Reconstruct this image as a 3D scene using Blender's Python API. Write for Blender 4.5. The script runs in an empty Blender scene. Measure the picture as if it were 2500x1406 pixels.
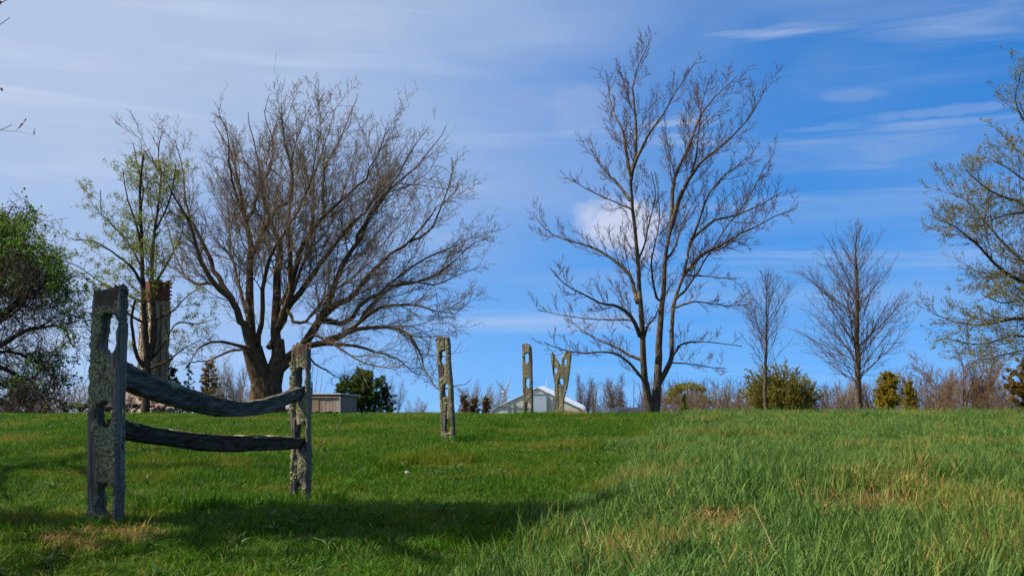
import bpy, math, random
import numpy as np
from mathutils import Vector, Matrix

sc = bpy.context.scene
COL = sc.collection
rng = np.random.default_rng(7)
PI = math.pi

# ------------------------------------------------------------------ camera
F = 2400.0                      # focal length in photograph pixels (2500 wide)
EYE = 1.0
PITCH = math.atan((905 - 703) / F)
cam_d = bpy.data.cameras.new('camera')
cam_d.sensor_width = 36
cam_d.lens = 36 * F / 2500
cam_d.clip_start = 0.05
cam_d.clip_end = 6000
cam = bpy.data.objects.new('camera', cam_d)
COL.objects.link(cam)
cam.location = (0, 0, EYE)
cam.rotation_euler = (PI / 2 + PITCH, 0, 0)
sc.camera = cam


def P(px, py, Y):
    """photograph pixel at depth Y (metres in front of the camera) -> world point"""
    a = (px - 1250) / F
    b = (703 - py) / F
    dy = math.cos(PITCH) - b * math.sin(PITCH)
    dz = math.sin(PITCH) + b * math.cos(PITCH)
    s = Y / dy
    return np.array([a * s, Y, EYE + dz * s])


def DIR(px, py):
    v = P(px, py, 10.0) - np.array([0, 0, EYE])
    return v / np.linalg.norm(v)


# ------------------------------------------------------------------ world, sun, exposure
SUN_EL = math.radians(50)
SUN_AZ = math.radians(-100)     # clockwise from +Y: sun on the left, square to the view
world = bpy.data.worlds.new('World')
sc.world = world
world.use_nodes = True
sun_d = bpy.data.lights.new('sun', 'SUN')
sun_d.energy = 5.0
sun_d.angle = math.radians(0.53)
sun_d.color = (1.0, 0.93, 0.80)
sun = bpy.data.objects.new('sun', sun_d)
COL.objects.link(sun)
sdir = Vector((math.sin(SUN_AZ) * math.cos(SUN_EL), math.cos(SUN_AZ) * math.cos(SUN_EL), math.sin(SUN_EL)))
sun.rotation_euler = (-sdir).to_track_quat('-Z', 'Y').to_euler()
sun.location = sdir * 60
vs = sc.view_settings
vs.view_transform = 'Standard'
vs.look = 'None'
vs.gamma = 1
vs.exposure = 0.75
vs.use_curve_mapping = False


class NT:
    """tiny node helper"""
    def __init__(s, tree):
        s.t = tree

    def n(s, kind, **kw):
        nd = s.t.nodes.new(kind)
        for k, v in kw.items():
            setattr(nd, k, v)
        return nd

    def val(s, sock, v):
        if isinstance(v, bpy.types.NodeSocket):
            s.t.links.new(v, sock)
        else:
            sock.default_value = v

    def math(s, op, a, b=0.0, c=0.0, clamp=False):
        m = s.n('ShaderNodeMath', operation=op, use_clamp=clamp)
        s.val(m.inputs[0], a)
        s.val(m.inputs[1], b)
        s.val(m.inputs[2], c)
        return m.outputs[0]

    def vmath(s, op, a, b=(0, 0, 0)):
        m = s.n('ShaderNodeVectorMath', operation=op)
        s.val(m.inputs[0], a)
        s.val(m.inputs[1], b)
        return m.outputs['Value' if op in ('DOT_PRODUCT', 'LENGTH', 'DISTANCE') else 'Vector']

    def sstep(s, x, lo, hi, tlo=0.0, thi=1.0):
        m = s.n('ShaderNodeMapRange', interpolation_type='SMOOTHSTEP')
        s.val(m.inputs[0], x)
        for i, v in enumerate((lo, hi, tlo, thi)):
            s.val(m.inputs[i + 1], v)
        return m.outputs[0]

    def noise(s, vec=None, scale=5.0, detail=4.0, rough=0.55, dist=0.0):
        m = s.n('ShaderNodeTexNoise')
        if vec is not None:
            s.val(m.inputs['Vector'], vec)
        m.inputs['Scale'].default_value = scale
        m.inputs['Detail'].default_value = detail
        m.inputs['Roughness'].default_value = rough
        m.inputs['Distortion'].default_value = dist
        return m.outputs['Fac']

    def mix(s, fac, a, b, blend='MIX'):
        m = s.n('ShaderNodeMix', data_type='RGBA', blend_type=blend)
        s.val(m.inputs[0], fac)
        for i, v in ((6, a), (7, b)):
            if not isinstance(v, bpy.types.NodeSocket) and len(v) == 3:
                v = (*v, 1)
            s.val(m.inputs[i], v)
        return m.outputs[2]

    def mapping(s, vec, scale=(1, 1, 1), loc=(0, 0, 0), rot=(0, 0, 0)):
        m = s.n('ShaderNodeMapping')
        s.val(m.inputs[0], vec)
        m.inputs['Scale'].default_value = scale
        m.inputs['Location'].default_value = loc
        m.inputs['Rotation'].default_value = rot
        return m.outputs[0]


def build_world():
    t = NT(world.node_tree)
    bg = world.node_tree.nodes['Background']
    sky = t.n('ShaderNodeTexSky')
    sky.sky_type = 'NISHITA'
    sky.sun_disc = False
    sky.sun_elevation = SUN_EL
    sky.sun_rotation = SUN_AZ
    sky.altitude = 300
    sky.air_density = 1.0
    sky.dust_density = 0.35
    sky.ozone_density = 3.0
    d0 = t.n('ShaderNodeTexCoord').outputs['Generated']
    t.val(sky.inputs[0], t.vmath('NORMALIZE', t.vmath('ADD', t.vmath('MULTIPLY', d0, (1, 1, 0.80)), (0, 0, 0.20))))
    hs = t.n('ShaderNodeHueSaturation')
    hs.inputs['Saturation'].default_value = 1.36
    hs.inputs['Value'].default_value = 1.0
    t.val(hs.inputs['Color'], sky.outputs[0])
    base = t.mix(1.0, hs.outputs[0], (1.0, 1.06, 1.18), 'MULTIPLY')
    d = t.n('ShaderNodeTexCoord').outputs['Generated']
    sep = t.n('ShaderNodeSeparateXYZ')
    t.val(sep.inputs[0], d)
    X, Y, Z = sep.outputs
    # thin high cloud that thickens towards the sun side
    warp = t.noise(t.mapping(d, (2.2, 2.2, 5.0)), 1.6, 4, 0.55, 0.4)
    q = t.math('ADD', t.math('MULTIPLY_ADD', Z, 0.9, t.math('MULTIPLY_ADD', X, -1.0, -0.09)), t.math('MULTIPLY', t.math('SUBTRACT', warp, 0.5), 0.6))
    veil = t.sstep(q, -0.25, 0.62)
    # cirrus streaks drawn out along the wind
    st = t.noise(t.mapping(d, (1.2, 1.2, 13.0), rot=(0, math.radians(5), 0)), 2.3, 5, 0.55, 0.8)
    streak = t.math('MULTIPLY', t.sstep(st, 0.45, 0.82), t.sstep(q, -0.75, 0.1, 0.25, 1.0))
    low = t.math('MULTIPLY', t.sstep(t.noise(t.mapping(d, (0.8, 0.8, 9.0), loc=(3, 1, 2)), 2.0, 3), 0.46, 0.7), 0.20)
    m = t.math('MAXIMUM', t.math('MULTIPLY', veil, 0.86), t.math('MAXIMUM', t.math('MULTIPLY', streak, 0.66), low))
    col = t.mix(m, base, t.mix(streak, (3.25, 3.85, 4.9), (4.2, 4.65, 5.5)))
    # small cumulus puffs
    puffn = t.noise(d, 22.0, 6, 0.55, 0.2)
    for (px, py, rx, rz, op) in ((1528, 556, 0.047, 0.032, 0.72), (1425, 265, 0.036, 0.026, 0.10), (2085, 232, 0.034, 0.006, 0.10), (2330, 270, 0.07, 0.006, 0.14)):
        c = DIR(px, py)
        dd = t.vmath('SUBTRACT', d, tuple(c))
        dd = t.vmath('MULTIPLY', dd, (1 / rx, 1 / rx, 1 / rz))
        ln = t.vmath('LENGTH', dd)
        e = t.math('ADD', ln, t.math('MULTIPLY', t.math('SUBTRACT', puffn, 0.5), 1.7))
        pm = t.math('MULTIPLY', t.sstep(e, 1.15, 0.55), op)
        col = t.mix(pm, col, (4.6, 4.7, 5.5))
    t.val(bg.inputs[0], col)
    bg.inputs[1].default_value = 0.094


build_world()

# ------------------------------------------------------------------ small library
def tag(o, label=None, cat=None, group=None, kind=None):
    if label:
        o['label'] = label
    if cat:
        o['category'] = cat
    if group:
        o['group'] = group
    if kind:
        o['kind'] = kind
    return o


def link(o, parent=None):
    COL.objects.link(o)
    if parent is not None:
        o.parent = parent
    return o


def empty(name, loc=(0, 0, 0)):
    o = bpy.data.objects.new(name, None)
    o.location = loc
    o.empty_display_size = 0.2
    return link(o)


def npmesh(name, V, faces, mat=None, smooth=True, attrs=None):
    """V (n,3); faces list of int arrays (m,3) or (m,4)"""
    me = bpy.data.meshes.new(name)
    V = np.ascontiguousarray(V, dtype=np.float32)
    me.vertices.add(len(V))
    me.vertices.foreach_set('co', V.ravel())
    fl = [np.asarray(f, dtype=np.int32) for f in faces if len(f)]
    loops = np.concatenate([f.ravel() for f in fl])
    sizes = np.concatenate([np.full(len(f), f.shape[1], np.int32) for f in fl])
    starts = np.concatenate([[0], np.cumsum(sizes)[:-1]]).astype(np.int32)
    me.loops.add(len(loops))
    me.loops.foreach_set('vertex_index', loops)
    me.polygons.add(len(sizes))
    me.polygons.foreach_set('loop_start', starts)
    me.polygons.foreach_set('loop_total', sizes)
    me.polygons.foreach_set('use_smooth', np.full(len(sizes), bool(smooth)))
    me.update(calc_edges=True)
    for k, v in (attrs or {}).items():
        a = me.attributes.new(k, 'FLOAT', 'POINT')
        a.data.foreach_set('value', np.ascontiguousarray(v, dtype=np.float32))
    if mat is not None:
        me.materials.append(mat)
    return me


def meshobj(name, V, faces, mat, parent=None, smooth=True, attrs=None):
    return link(bpy.data.objects.new(name, npmesh(name, V, faces, mat, smooth, attrs)), parent)


def boxes(name, specs, mat, parent=None, smooth=False):
    """specs: list of (centre, size, rotation matrix or None)"""
    V, Fq = [], []
    c8 = np.array([[x, y, z] for x in (-.5, .5) for y in (-.5, .5) for z in (-.5, .5)])
    q = np.array([[0, 1, 3, 2], [4, 6, 7, 5], [0, 4, 5, 1], [2, 3, 7, 6], [0, 2, 6, 4], [1, 5, 7, 3]])
    for c, s, R in specs:
        v = c8 * np.array(s)
        if R is not None:
            v = v @ np.array(R).T
        Fq.append(q + 8 * len(V))
        V.append(v + np.array(c))
    return meshobj(name, np.concatenate(V), [np.concatenate(Fq)], mat, parent, smooth)


def rotz(a):
    return np.array([[math.cos(a), -math.sin(a), 0], [math.sin(a), math.cos(a), 0], [0, 0, 1]])


# ---- value noise
def _hash(ix, iy, iz, seed):
    h = (ix.astype(np.uint32) * np.uint32(374761393) + iy.astype(np.uint32) * np.uint32(668265263)
         + iz.astype(np.uint32) * np.uint32(2147483647) + np.uint32(seed * 1013904223 & 0xffffffff))
    h = (h ^ (h >> np.uint32(13))) * np.uint32(1274126177)
    h = h ^ (h >> np.uint32(16))
    return (h & np.uint32(0xffff)).astype(np.float32) / 65535.0


def vnoise(p, seed=0):
    p = np.asarray(p, dtype=np.float64)
    i = np.floor(p).astype(np.int64)
    f = p - i
    f = f * f * (3 - 2 * f)
    out = 0
    for dx in (0, 1):
        wx = f[..., 0] if dx else 1 - f[..., 0]
        for dy in (0, 1):
            wy = f[..., 1] if dy else 1 - f[..., 1]
            for dz in (0, 1):
                wz = f[..., 2] if dz else 1 - f[..., 2]
                out = out + wx * wy * wz * _hash(i[..., 0] + dx, i[..., 1] + dy, i[..., 2] + dz, seed)
    return out


def fbm(p, seed=0, octv=3):
    p = np.asarray(p, dtype=np.float64)
    s, a, tot = 0, 1.0, 0
    for k in range(octv):
        s = s + a * vnoise(p * (2 ** k), seed + k * 17)
        tot += a
        a *= 0.5
    return s / tot


def smooth01(x):
    x = np.clip(x, 0, 1)
    return x * x * (3 - 2 * x)


# ---- materials
def material(name):
    m = bpy.data.materials.new(name)
    m.use_nodes = True
    t = NT(m.node_tree)
    b = m.node_tree.nodes['Principled BSDF']
    return m, t, b


def simple_mat(name, c1, c2, scale=8.0, rough=0.85, bump=0.0, stretch=(1, 1, 1), spec=0.2, bump_scale=None):
    m, t, b = material(name)
    tc = t.mapping(t.n('ShaderNodeTexCoord').outputs['Object'], stretch)
    n = t.noise(tc, scale, 5, 0.6)
    t.val(b.inputs['Base Color'], t.mix(t.sstep(n, 0.3, 0.7), c1, c2))
    b.inputs['Roughness'].default_value = rough
    b.inputs['Specular IOR Level'].default_value = spec
    if bump:
        bn = t.n('ShaderNodeBump')
        bn.inputs['Strength'].default_value = 0.8
        bn.inputs['Distance'].default_value = bump
        t.val(bn.inputs['Height'], t.noise(tc, bump_scale or scale * 2, 5, 0.6))
        t.val(b.inputs['Normal'], bn.outputs[0])
    return m


def bark_mat(name, dark, light, lichen=None, amt=0.5, scale=14.0):
    m, t, b = material(name)
    oc = t.n('ShaderNodeTexCoord').outputs['Object']
    n = t.noise(t.mapping(oc, (1, 1, 0.25)), scale, 5, 0.65)
    c = t.mix(t.sstep(n, 0.3, 0.7), dark, light)
    if lichen:
        n2 = t.noise(oc, 2.6, 5, 0.7)
        c = t.mix(t.sstep(n2, 0.72 - amt * 0.3, 0.80 - amt * 0.2), c, lichen)
    t.val(b.inputs['Base Color'], c)
    b.inputs['Roughness'].default_value = 0.92
    b.inputs['Specular IOR Level'].default_value = 0.12
    bn = t.n('ShaderNodeBump')
    bn.inputs['Strength'].default_value = 0.9
    bn.inputs['Distance'].default_value = 0.04
    t.val(bn.inputs['Height'], n)
    t.val(b.inputs['Normal'], bn.outputs[0])
    return m


def leaf_mat(name, c1, c2, trans=0.45):
    m, t, b = material(name)
    out = m.node_tree.nodes['Material Output']
    r = t.n('ShaderNodeAttribute', attribute_name='rnd').outputs['Fac']
    c = t.mix(r, c1, c2)
    t.val(b.inputs['Base Color'], c)
    b.inputs['Roughness'].default_value = 0.6
    b.inputs['Specular IOR Level'].default_value = 0.25
    tr = t.n('ShaderNodeBsdfTranslucent')
    t.val(tr.inputs[0], c)
    mx = t.n('ShaderNodeMixShader')
    mx.inputs[0].default_value = trans
    t.val(mx.inputs[1], b.outputs[0])
    t.val(mx.inputs[2], tr.outputs[0])
    t.val(out.inputs[0], mx.outputs[0])
    return m


# ---- tubes
def tubes_np(groups, sides_fn):
    """groups: list of (PTS (B,N,3), RAD (B,N)); -> V, quads"""
    Vs, Fs, off = [], [], 0
    for Pt, Rd in groups:
        if len(Pt) == 0:
            continue
        B, N, _ = Pt.shape
        S = sides_fn(float(Rd.max()))
        T = np.gradient(Pt, axis=1)
        T /= np.linalg.norm(T, axis=2, keepdims=True) + 1e-9
        mean = T.mean(axis=1)
        ref = np.where(np.abs(mean[:, 2:3]) < 0.75, np.array([[0, 0, 1.0]]), np.array([[1.0, 0.13, 0]]))
        ref = np.repeat(ref[:, None, :], N, axis=1)
        U = np.cross(T, ref)
        U /= np.linalg.norm(U, axis=2, keepdims=True) + 1e-9
        W = np.cross(T, U)
        a = np.arange(S) * 2 * PI / S
        ring = (U[:, :, None, :] * np.cos(a)[None, None, :, None] + W[:, :, None, :] * np.sin(a)[None, None, :, None])
        V = Pt[:, :, None, :] + ring * Rd[:, :, None, None]
        idx = np.arange(B * N * S).reshape(B, N, S)
        q = np.stack([idx[:, :-1, :], np.roll(idx, -1, 2)[:, :-1, :], np.roll(idx, -1, 2)[:, 1:, :], idx[:, 1:, :]], -1).reshape(-1, 4)
        Vs.append(V.reshape(-1, 3))
        Fs.append(q + off)
        off += B * N * S
    return np.concatenate(Vs), np.concatenate(Fs)


def catmull(pts, n):
    pts = np.asarray(pts, float)
    p = np.concatenate([[2 * pts[0] - pts[1]], pts, [2 * pts[-1] - pts[-2]]])
    m = len(pts) - 1
    out = []
    for u in np.linspace(0, m, n):
        i = min(int(u), m - 1)
        f = u - i
        a, b, c, d = p[i], p[i + 1], p[i + 2], p[i + 3]
        out.append(0.5 * ((2 * b) + (-a + c) * f + (2 * a - 5 * b + 4 * c - d) * f * f + (-a + 3 * b - 3 * c + d) * f ** 3))
    return np.array(out)


def spawn(groups, per_m, t0, t1, ang, lenf, npts, up, wob, rfac, r, lmin=0.1, lmax=9.0, tip=0.35, rcap=0.02, kmax=40, fall=0.55, rmin=0.003, out=None):
    """children of every branch in groups -> list with one (PTS,RAD)"""
    Os, Ds, Ls, Rs = [], [], [], []
    for Pt, Rd in groups:
        B, N, _ = Pt.shape
        seg = np.linalg.norm(np.diff(Pt, axis=1), axis=2)
        L = seg.sum(1)
        cnt = np.clip(np.floor(L * per_m * (t1 - t0) + r.random(B)), 0, kmax).astype(int)
        bi = np.repeat(np.arange(B), cnt)
        if len(bi) == 0:
            continue
        k = np.concatenate([np.arange(c) for c in cnt])
        t = t0 + (t1 - t0) * (k + r.random(len(bi))) / cnt[bi]
        u = np.clip(t, 0, 0.999) * (N - 1)
        i = u.astype(int)
        f = (u - i)[:, None]
        pos = Pt[bi, i] * (1 - f) + Pt[bi, i + 1] * f
        rad = Rd[bi, i] * (1 - f[:, 0]) + Rd[bi, i + 1] * f[:, 0]
        T = Pt[bi, i + 1] - Pt[bi, i]
        T /= np.linalg.norm(T, axis=1, keepdims=True) + 1e-9
        rv = r.normal(size=(len(bi), 3))
        if out is not None:
            rv = rv + out * (pos - np.array(OUT_C[0]))
        rv -= (rv * T).sum(1, keepdims=True) * T
        rv /= np.linalg.norm(rv, axis=1, keepdims=True) + 1e-9
        a = np.radians(r.uniform(ang[0], ang[1], len(bi)))[:, None]
        Ds.append(T * np.cos(a) + rv * np.sin(a))
        Os.append(pos)
        ln = np.clip(L[bi] * lenf * (1 - fall * t) * r.uniform(0.55, 1.25, len(bi)), lmin, lmax)
        Ls.append(ln)
        Rs.append(np.maximum(np.minimum(rad * rfac, ln * rcap), rmin))
    if not Os:
        return []
    O, D, L, R = map(np.concatenate, (Os, Ds, Ls, Rs))
    B = len(O)
    step = (L / (npts - 1))[:, None]
    pts = [O]
    d = D
    for s in range(npts - 1):
        d = d + r.normal(size=(B, 3)) * wob
        d[:, 2] += up
        d = d / (np.linalg.norm(d, axis=1, keepdims=True) + 1e-9)
        pts.append(pts[-1] + d * step)
    Pt = np.stack(pts, 1)
    Rd = R[:, None] * np.linspace(1, tip, npts)[None, :]
    return [(Pt, Rd)]


OUT_C = [(0, 0, 0)]


def prune(groups, ells, r, soft=0.16, zmax=None):
    """keep branches whose tips lie inside the crown's natural outline (ellipsoids: centre, radii up, down)"""
    res = []
    for Pt, Rd in groups:
        tip = Pt[:, -1]
        keep = np.zeros(len(tip), bool)
        for c, rx, rup, rdn in ells:
            d = tip - np.array(c)
            rz = np.where(d[:, 2] > 0, rup, rdn)
            q = (d[:, 0] / rx) ** 2 + (d[:, 1] / (1.5 * rx)) ** 2 + (d[:, 2] / rz) ** 2
            keep |= q < 1 + r.normal(size=len(tip)) * soft
        if not ells:
            keep[:] = True
        if zmax is not None:
            keep &= tip[:, 2] < zmax + r.normal(size=len(tip)) * 0.30
        res.append((Pt[keep], Rd[keep]))
    return res



def leaves_np(pos, size, r, droop=0.0, long=1.0, dirs=None, wid=0.32):
    """small folded leaves (two quads' worth: 4 verts, 2 tris) at pos"""
    n = len(pos)
    d = r.normal(size=(n, 3)) if dirs is None else dirs + r.normal(size=(n, 3)) * 0.55
    d[:, 2] -= droop
    d /= np.linalg.norm(d, axis=1, keepdims=True) + 1e-9
    w = np.cross(d, r.normal(size=(n, 3)))
    w /= np.linalg.norm(w, axis=1, keepdims=True) + 1e-9
    nn = np.cross(d, w)
    s = (size * r.uniform(0.55, 1.3, n))[:, None]
    L = s * long
    a = pos
    b = pos + d * L * 0.5 + w * s * wid + nn * s * 0.08
    c = pos + d * L
    e = pos + d * L * 0.5 - w * s * wid + nn * s * 0.08
    V = np.stack([a, b, c, e], 1).reshape(-1, 3)
    q = np.arange(n * 4).reshape(n, 4)
    tri = np.concatenate([q[:, [0, 1, 2]], q[:, [0, 2, 3]]])
    rn = np.repeat(r.random(n), 4)
    return V, tri, rn


def clusters(groups, n, k, r, spread, t0=0.55, t1=1.0):
    p, d = along(groups, n // k, r, t0, t1)
    p = np.repeat(p, k, 0) + r.normal(size=(len(p) * k, 3)) * spread
    return p, np.repeat(d, k, 0)


def along(groups, n, r, t0=0.2, t1=1.0):
    """n random points on branches (weighted by count) and their directions"""
    ps, ds = [], []
    tot = sum(len(g[0]) for g in groups)
    for Pt, Rd in groups:
        B, N, _ = Pt.shape
        m = int(round(n * B / tot))
        bi = r.integers(0, B, m)
        u = r.uniform(t0, t1, m) * (N - 1) * 0.999
        i = u.astype(int)
        f = (u - i)[:, None]
        ps.append(Pt[bi, i] * (1 - f) + Pt[bi, i + 1] * f)
        ds.append(Pt[bi, i + 1] - Pt[bi, i])
    p = np.concatenate(ps)
    d = np.concatenate(ds)
    d /= np.linalg.norm(d, axis=1, keepdims=True) + 1e-9
    return p, d


def sides(rmax):
    return 10 if rmax > 0.2 else 7 if rmax > 0.07 else 4 if rmax > 0.045 else 3


def limb(pxs, Y0, d0, d1, r0, r1, n=18, curve=1.3, seed=0, wob=0.02):
    """limb traced in the photograph; depth runs from Y0+d0 to Y0+d1 so that it fills the crown's volume"""
    m = len(pxs)
    pts = []
    for k, (x, y) in enumerate(pxs):
        f = (k / (m - 1)) ** curve
        pts.append(P(x, y, Y0 + d0 + (d1 - d0) * f))
    c = catmull(pts, n)
    r = np.random.default_rng(seed + 11)
    L = np.linalg.norm(c[-1] - c[0])
    nz = r.normal(size=c.shape) * wob * L / 6
    nz[0] = 0
    c = c + nz
    rd = r1 + (r0 - r1) * (1 - np.linspace(0, 1, n)) ** 1.45
    return c[None], rd[None]


def joinL(groups):
    by = {}
    for Pt, Rd in groups:
        by.setdefault(Pt.shape[1], []).append((Pt, Rd))
    return [(np.concatenate([a for a, _ in g]), np.concatenate([b for _, b in g])) for g in by.values()]


def to_local(groups, o):
    return [(Pt - np.array(o), Rd) for Pt, Rd in groups]


# ------------------------------------------------------------------ ground
POST_Y = [6.4, 9.25, 14.7, 22.4, 24.8]
POST_BASE_PX = [(268, 1262), (736, 1222), (1096, 1072), (1290, 1006), (1364, 1004)]
_pz = [P(px, py, Y)[2] for (px, py), Y in zip(POST_BASE_PX, POST_Y)]
KY = np.array([-60, 0, 3.5, 5.2, POST_Y[0], POST_Y[1], 11.2, POST_Y[2], 18.0, POST_Y[3], POST_Y[4], 30, 38, 46, 60, 100, 300, 2600])
KZ = np.array([0.1, -0.02, -0.05, -0.06, _pz[0] - 0.03, _pz[1] - 0.09, -0.20, _pz[2] - 0.07, -0.06, _pz[3] - 0.11, _pz[4] - 0.11, -0.40, -0.74, -1.05, -1.95, -4.9, -19, -170])


def hermite(x, kx, ky):
    m = np.gradient(ky, kx)
    i = np.clip(np.searchsorted(kx, x) - 1, 0, len(kx) - 2)
    h = kx[i + 1] - kx[i]
    t = np.clip((x - kx[i]) / h, 0, 1)
    return ((1 + 2 * t) * (1 - t) ** 2 * ky[i] + t * (1 - t) ** 2 * h * m[i] + t * t * (3 - 2 * t) * ky[i + 1] + t * t * (t - 1) * h * m[i + 1])


def edge_x(y):
    """where the mown strip meets the unmown field (world x at depth y)"""
    return np.interp(y, [0, 4.6, 5.5, 7.0, 9.0, 12.0, 15.0, 20.0, 60], [-0.35, -0.12, 0.28, 0.62, 0.86, 1.35, 1.95, 3.3, 12])


def gz(x, y):
    x = np.asarray(x, float)
    y = np.asarray(y, float)
    z = hermite(y, KY, KZ)
    rise = smooth01((x - edge_x(y) + 0.15) / 1.0)
    prof = np.interp(y, [0, 4, 8, 12, 15.5, 19, 26, 40], [0.06, 0.17, 0.21, 0.14, 0.02, -0.04, 0.0, 0.0])
    far = 1 - 0.30 * smooth01((x - 4) / 5)
    z = z + rise * prof * far
    p = np.stack([x * 0.45, y * 0.45, np.zeros_like(x)], -1)
    z = z + (fbm(p, 5, 3) - 0.5) * 0.10 * smooth01((40 - y) / 20)
    return z


def build_ground():
    ys = np.concatenate([np.linspace(-60, 0, 13)[:-1], np.linspace(0, 30, 151)[:-1], np.linspace(30, 60, 31)[:-1], np.geomspace(60, 2600, 30)])
    us = np.linspace(-1, 1, 161)
    us = np.sign(us) * np.abs(us) ** 1.5
    Yg, Ug = np.meshgrid(ys, us, indexing='ij')
    half = np.maximum(26 + 0 * Yg, Yg * 1.6)
    half = np.where(Yg < 0, 60, np.maximum(half, 60 - Yg))
    Xg = Ug * half
    Z = gz(Xg, Yg)
    V = np.stack([Xg, Yg, Z], -1).reshape(-1, 3)
    idx = np.arange(V.shape[0]).reshape(Yg.shape)
    q = np.stack([idx[:-1, :-1], idx[:-1, 1:], idx[1:, 1:], idx[1:, :-1]], -1).reshape(-1, 4)
    m, t, b = material('turf_soil')
    pos = t.n('ShaderNodeNewGeometry').outputs['Position']
    n = t.noise(pos, 1.3, 6, 0.6)
    n2 = t.noise(pos, 22, 4, 0.6)
    c = t.mix(t.sstep(n, 0.3, 0.7), (0.020, 0.042, 0.006), (0.050, 0.070, 0.014))
    c = t.mix(t.sstep(n2, 0.5, 0.8), c, (0.085, 0.072, 0.030))
    t.val(b.inputs['Base Color'], c)
    b.inputs['Roughness'].default_value = 1.0
    b.inputs['Specular IOR Level'].default_value = 0.05
    o = meshobj('ground', V, [q], m)
    tag(o, kind='structure', label='grassy hilltop rising gently to a crest')
    return o


build_ground()

# ------------------------------------------------------------------ grass (instanced tufts)
def tuft_mesh(name, mat, n, rad, h, w, lean, r, dry=0.0):
    """tuft of curved blades: 3 segments each"""
    a = r.uniform(0, 2 * PI, n)
    rr = rad * np.sqrt(r.random(n))
    bx, by = rr * np.cos(a), rr * np.sin(a)
    H = h * r.uniform(0.5, 1.2, n)
    W = w * r.uniform(0.6, 1.25, n)
    la = r.uniform(0, 2 * PI, n)
    le = lean * r.uniform(0.2, 1.4, n)
    ph = r.uniform(0, 2 * PI, n)
    ts = np.array([0, 0.38, 0.74, 1.0])
    ws = np.array([0.8, 1.0, 0.7, 0.0])
    V = np.zeros((n, 7, 3))
    tipv = np.zeros((n, 7))
    for k, t in enumerate(ts):
        bend = le * t ** 1.8
        cx = bx + np.cos(la) * bend * H
        cy = by + np.sin(la) * bend * H
        cz = H * (t - 0.35 * le * t ** 2.2)
        if k < 3:
            hw = W * ws[k] * 0.5
            V[:, 2 * k] = np.stack([cx + np.cos(ph) * hw, cy + np.sin(ph) * hw, cz], -1)
            V[:, 2 * k + 1] = np.stack([cx - np.cos(ph) * hw, cy - np.sin(ph) * hw, cz], -1)
            tipv[:, 2 * k] = tipv[:, 2 * k + 1] = t
        else:
            V[:, 6] = np.stack([cx, cy, cz], -1)
            tipv[:, 6] = 1
    base = (np.arange(n) * 7)[:, None]
    q = np.concatenate([base + np.array([[0, 1, 3, 2]]), base + np.array([[2, 3, 5, 4]])])
    tr = base + np.array([[4, 5, 6]])
    rnd = np.repeat(r.random(n), 7)
    me = npmesh(name, V.reshape(-1, 3), [q, tr], mat, True, {'rnd': rnd, 'tip': tipv.ravel()})
    return me


def grass_mat(name, greens, straw, straw_bias, patch_lo, patch_hi):
    m, t, b = material(name)
    out = m.node_tree.nodes['Material Output']
    pos = t.n('ShaderNodeNewGeometry').outputs['Position']
    rnd = t.n('ShaderNodeAttribute', attribute_name='rnd').outputs['Fac']
    tip = t.n('ShaderNodeAttribute', attribute_name='tip').outputs['Fac']
    flat = t.vmath('MULTIPLY', pos, (1, 1, 0))
    n1 = t.noise(flat, 0.55, 4, 0.6)
    n2 = t.noise(flat, 2.3, 4, 0.65)
    rr = t.n('ShaderNodeMath', operation='FRACT')
    t.val(rr.inputs[0], t.math('MULTIPLY', rnd, 7.31))
    mixv = t.math('ADD', t.math('MULTIPLY', n2, 1.3), t.math('MULTIPLY', rr.outputs[0], 0.55))
    c = t.mix(t.sstep(mixv, 0.45, 1.15), greens[0], greens[1])
    c = t.mix(1.0, c, t.mix(t.sstep(rr.outputs[0], 0.0, 1.0), (0.45, 0.52, 0.52), (1.6, 1.5, 1.55)), 'MULTIPLY')
    c = t.mix(t.math('MULTIPLY', t.sstep(n1, 0.46, 0.66), 0.70), c, greens[2])
    # pale sheath towards the base, a little lighter tip
    c = t.mix(t.sstep(tip, 0.35, 0.0), c, greens[3])
    patch = t.sstep(t.math('ADD', t.math('MULTIPLY', t.noise(flat, 0.55, 5, 0.62), 1.0), t.math('MULTIPLY', n2, 0.35)), patch_lo, patch_hi)
    thr = t.math('MULTIPLY_ADD', patch, 0.36, straw_bias)
    isdry = t.math('LESS_THAN', rnd, thr)
    sc_ = t.mix(rr.outputs[0], straw[0], straw[1])
    c = t.mix(isdry, c, sc_)
    t.val(b.inputs['Base Color'], c)
    b.inputs['Roughness'].default_value = 0.55
    b.inputs['Specular IOR Level'].default_value = 0.16
    tr = t.n('ShaderNodeBsdfTranslucent')
    t.val(tr.inputs[0], t.mix(0.5, c, t.mix(1.0, c, (1.25, 1.35, 0.5), 'MULTIPLY')))
    mx = t.n('ShaderNodeMixShader')
    mx.inputs[0].default_value = 0.34
    t.val(mx.inputs[1], b.outputs[0])
    t.val(mx.inputs[2], tr.outputs[0])
    t.val(out.inputs[0], mx.outputs[0])
    return m


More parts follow.
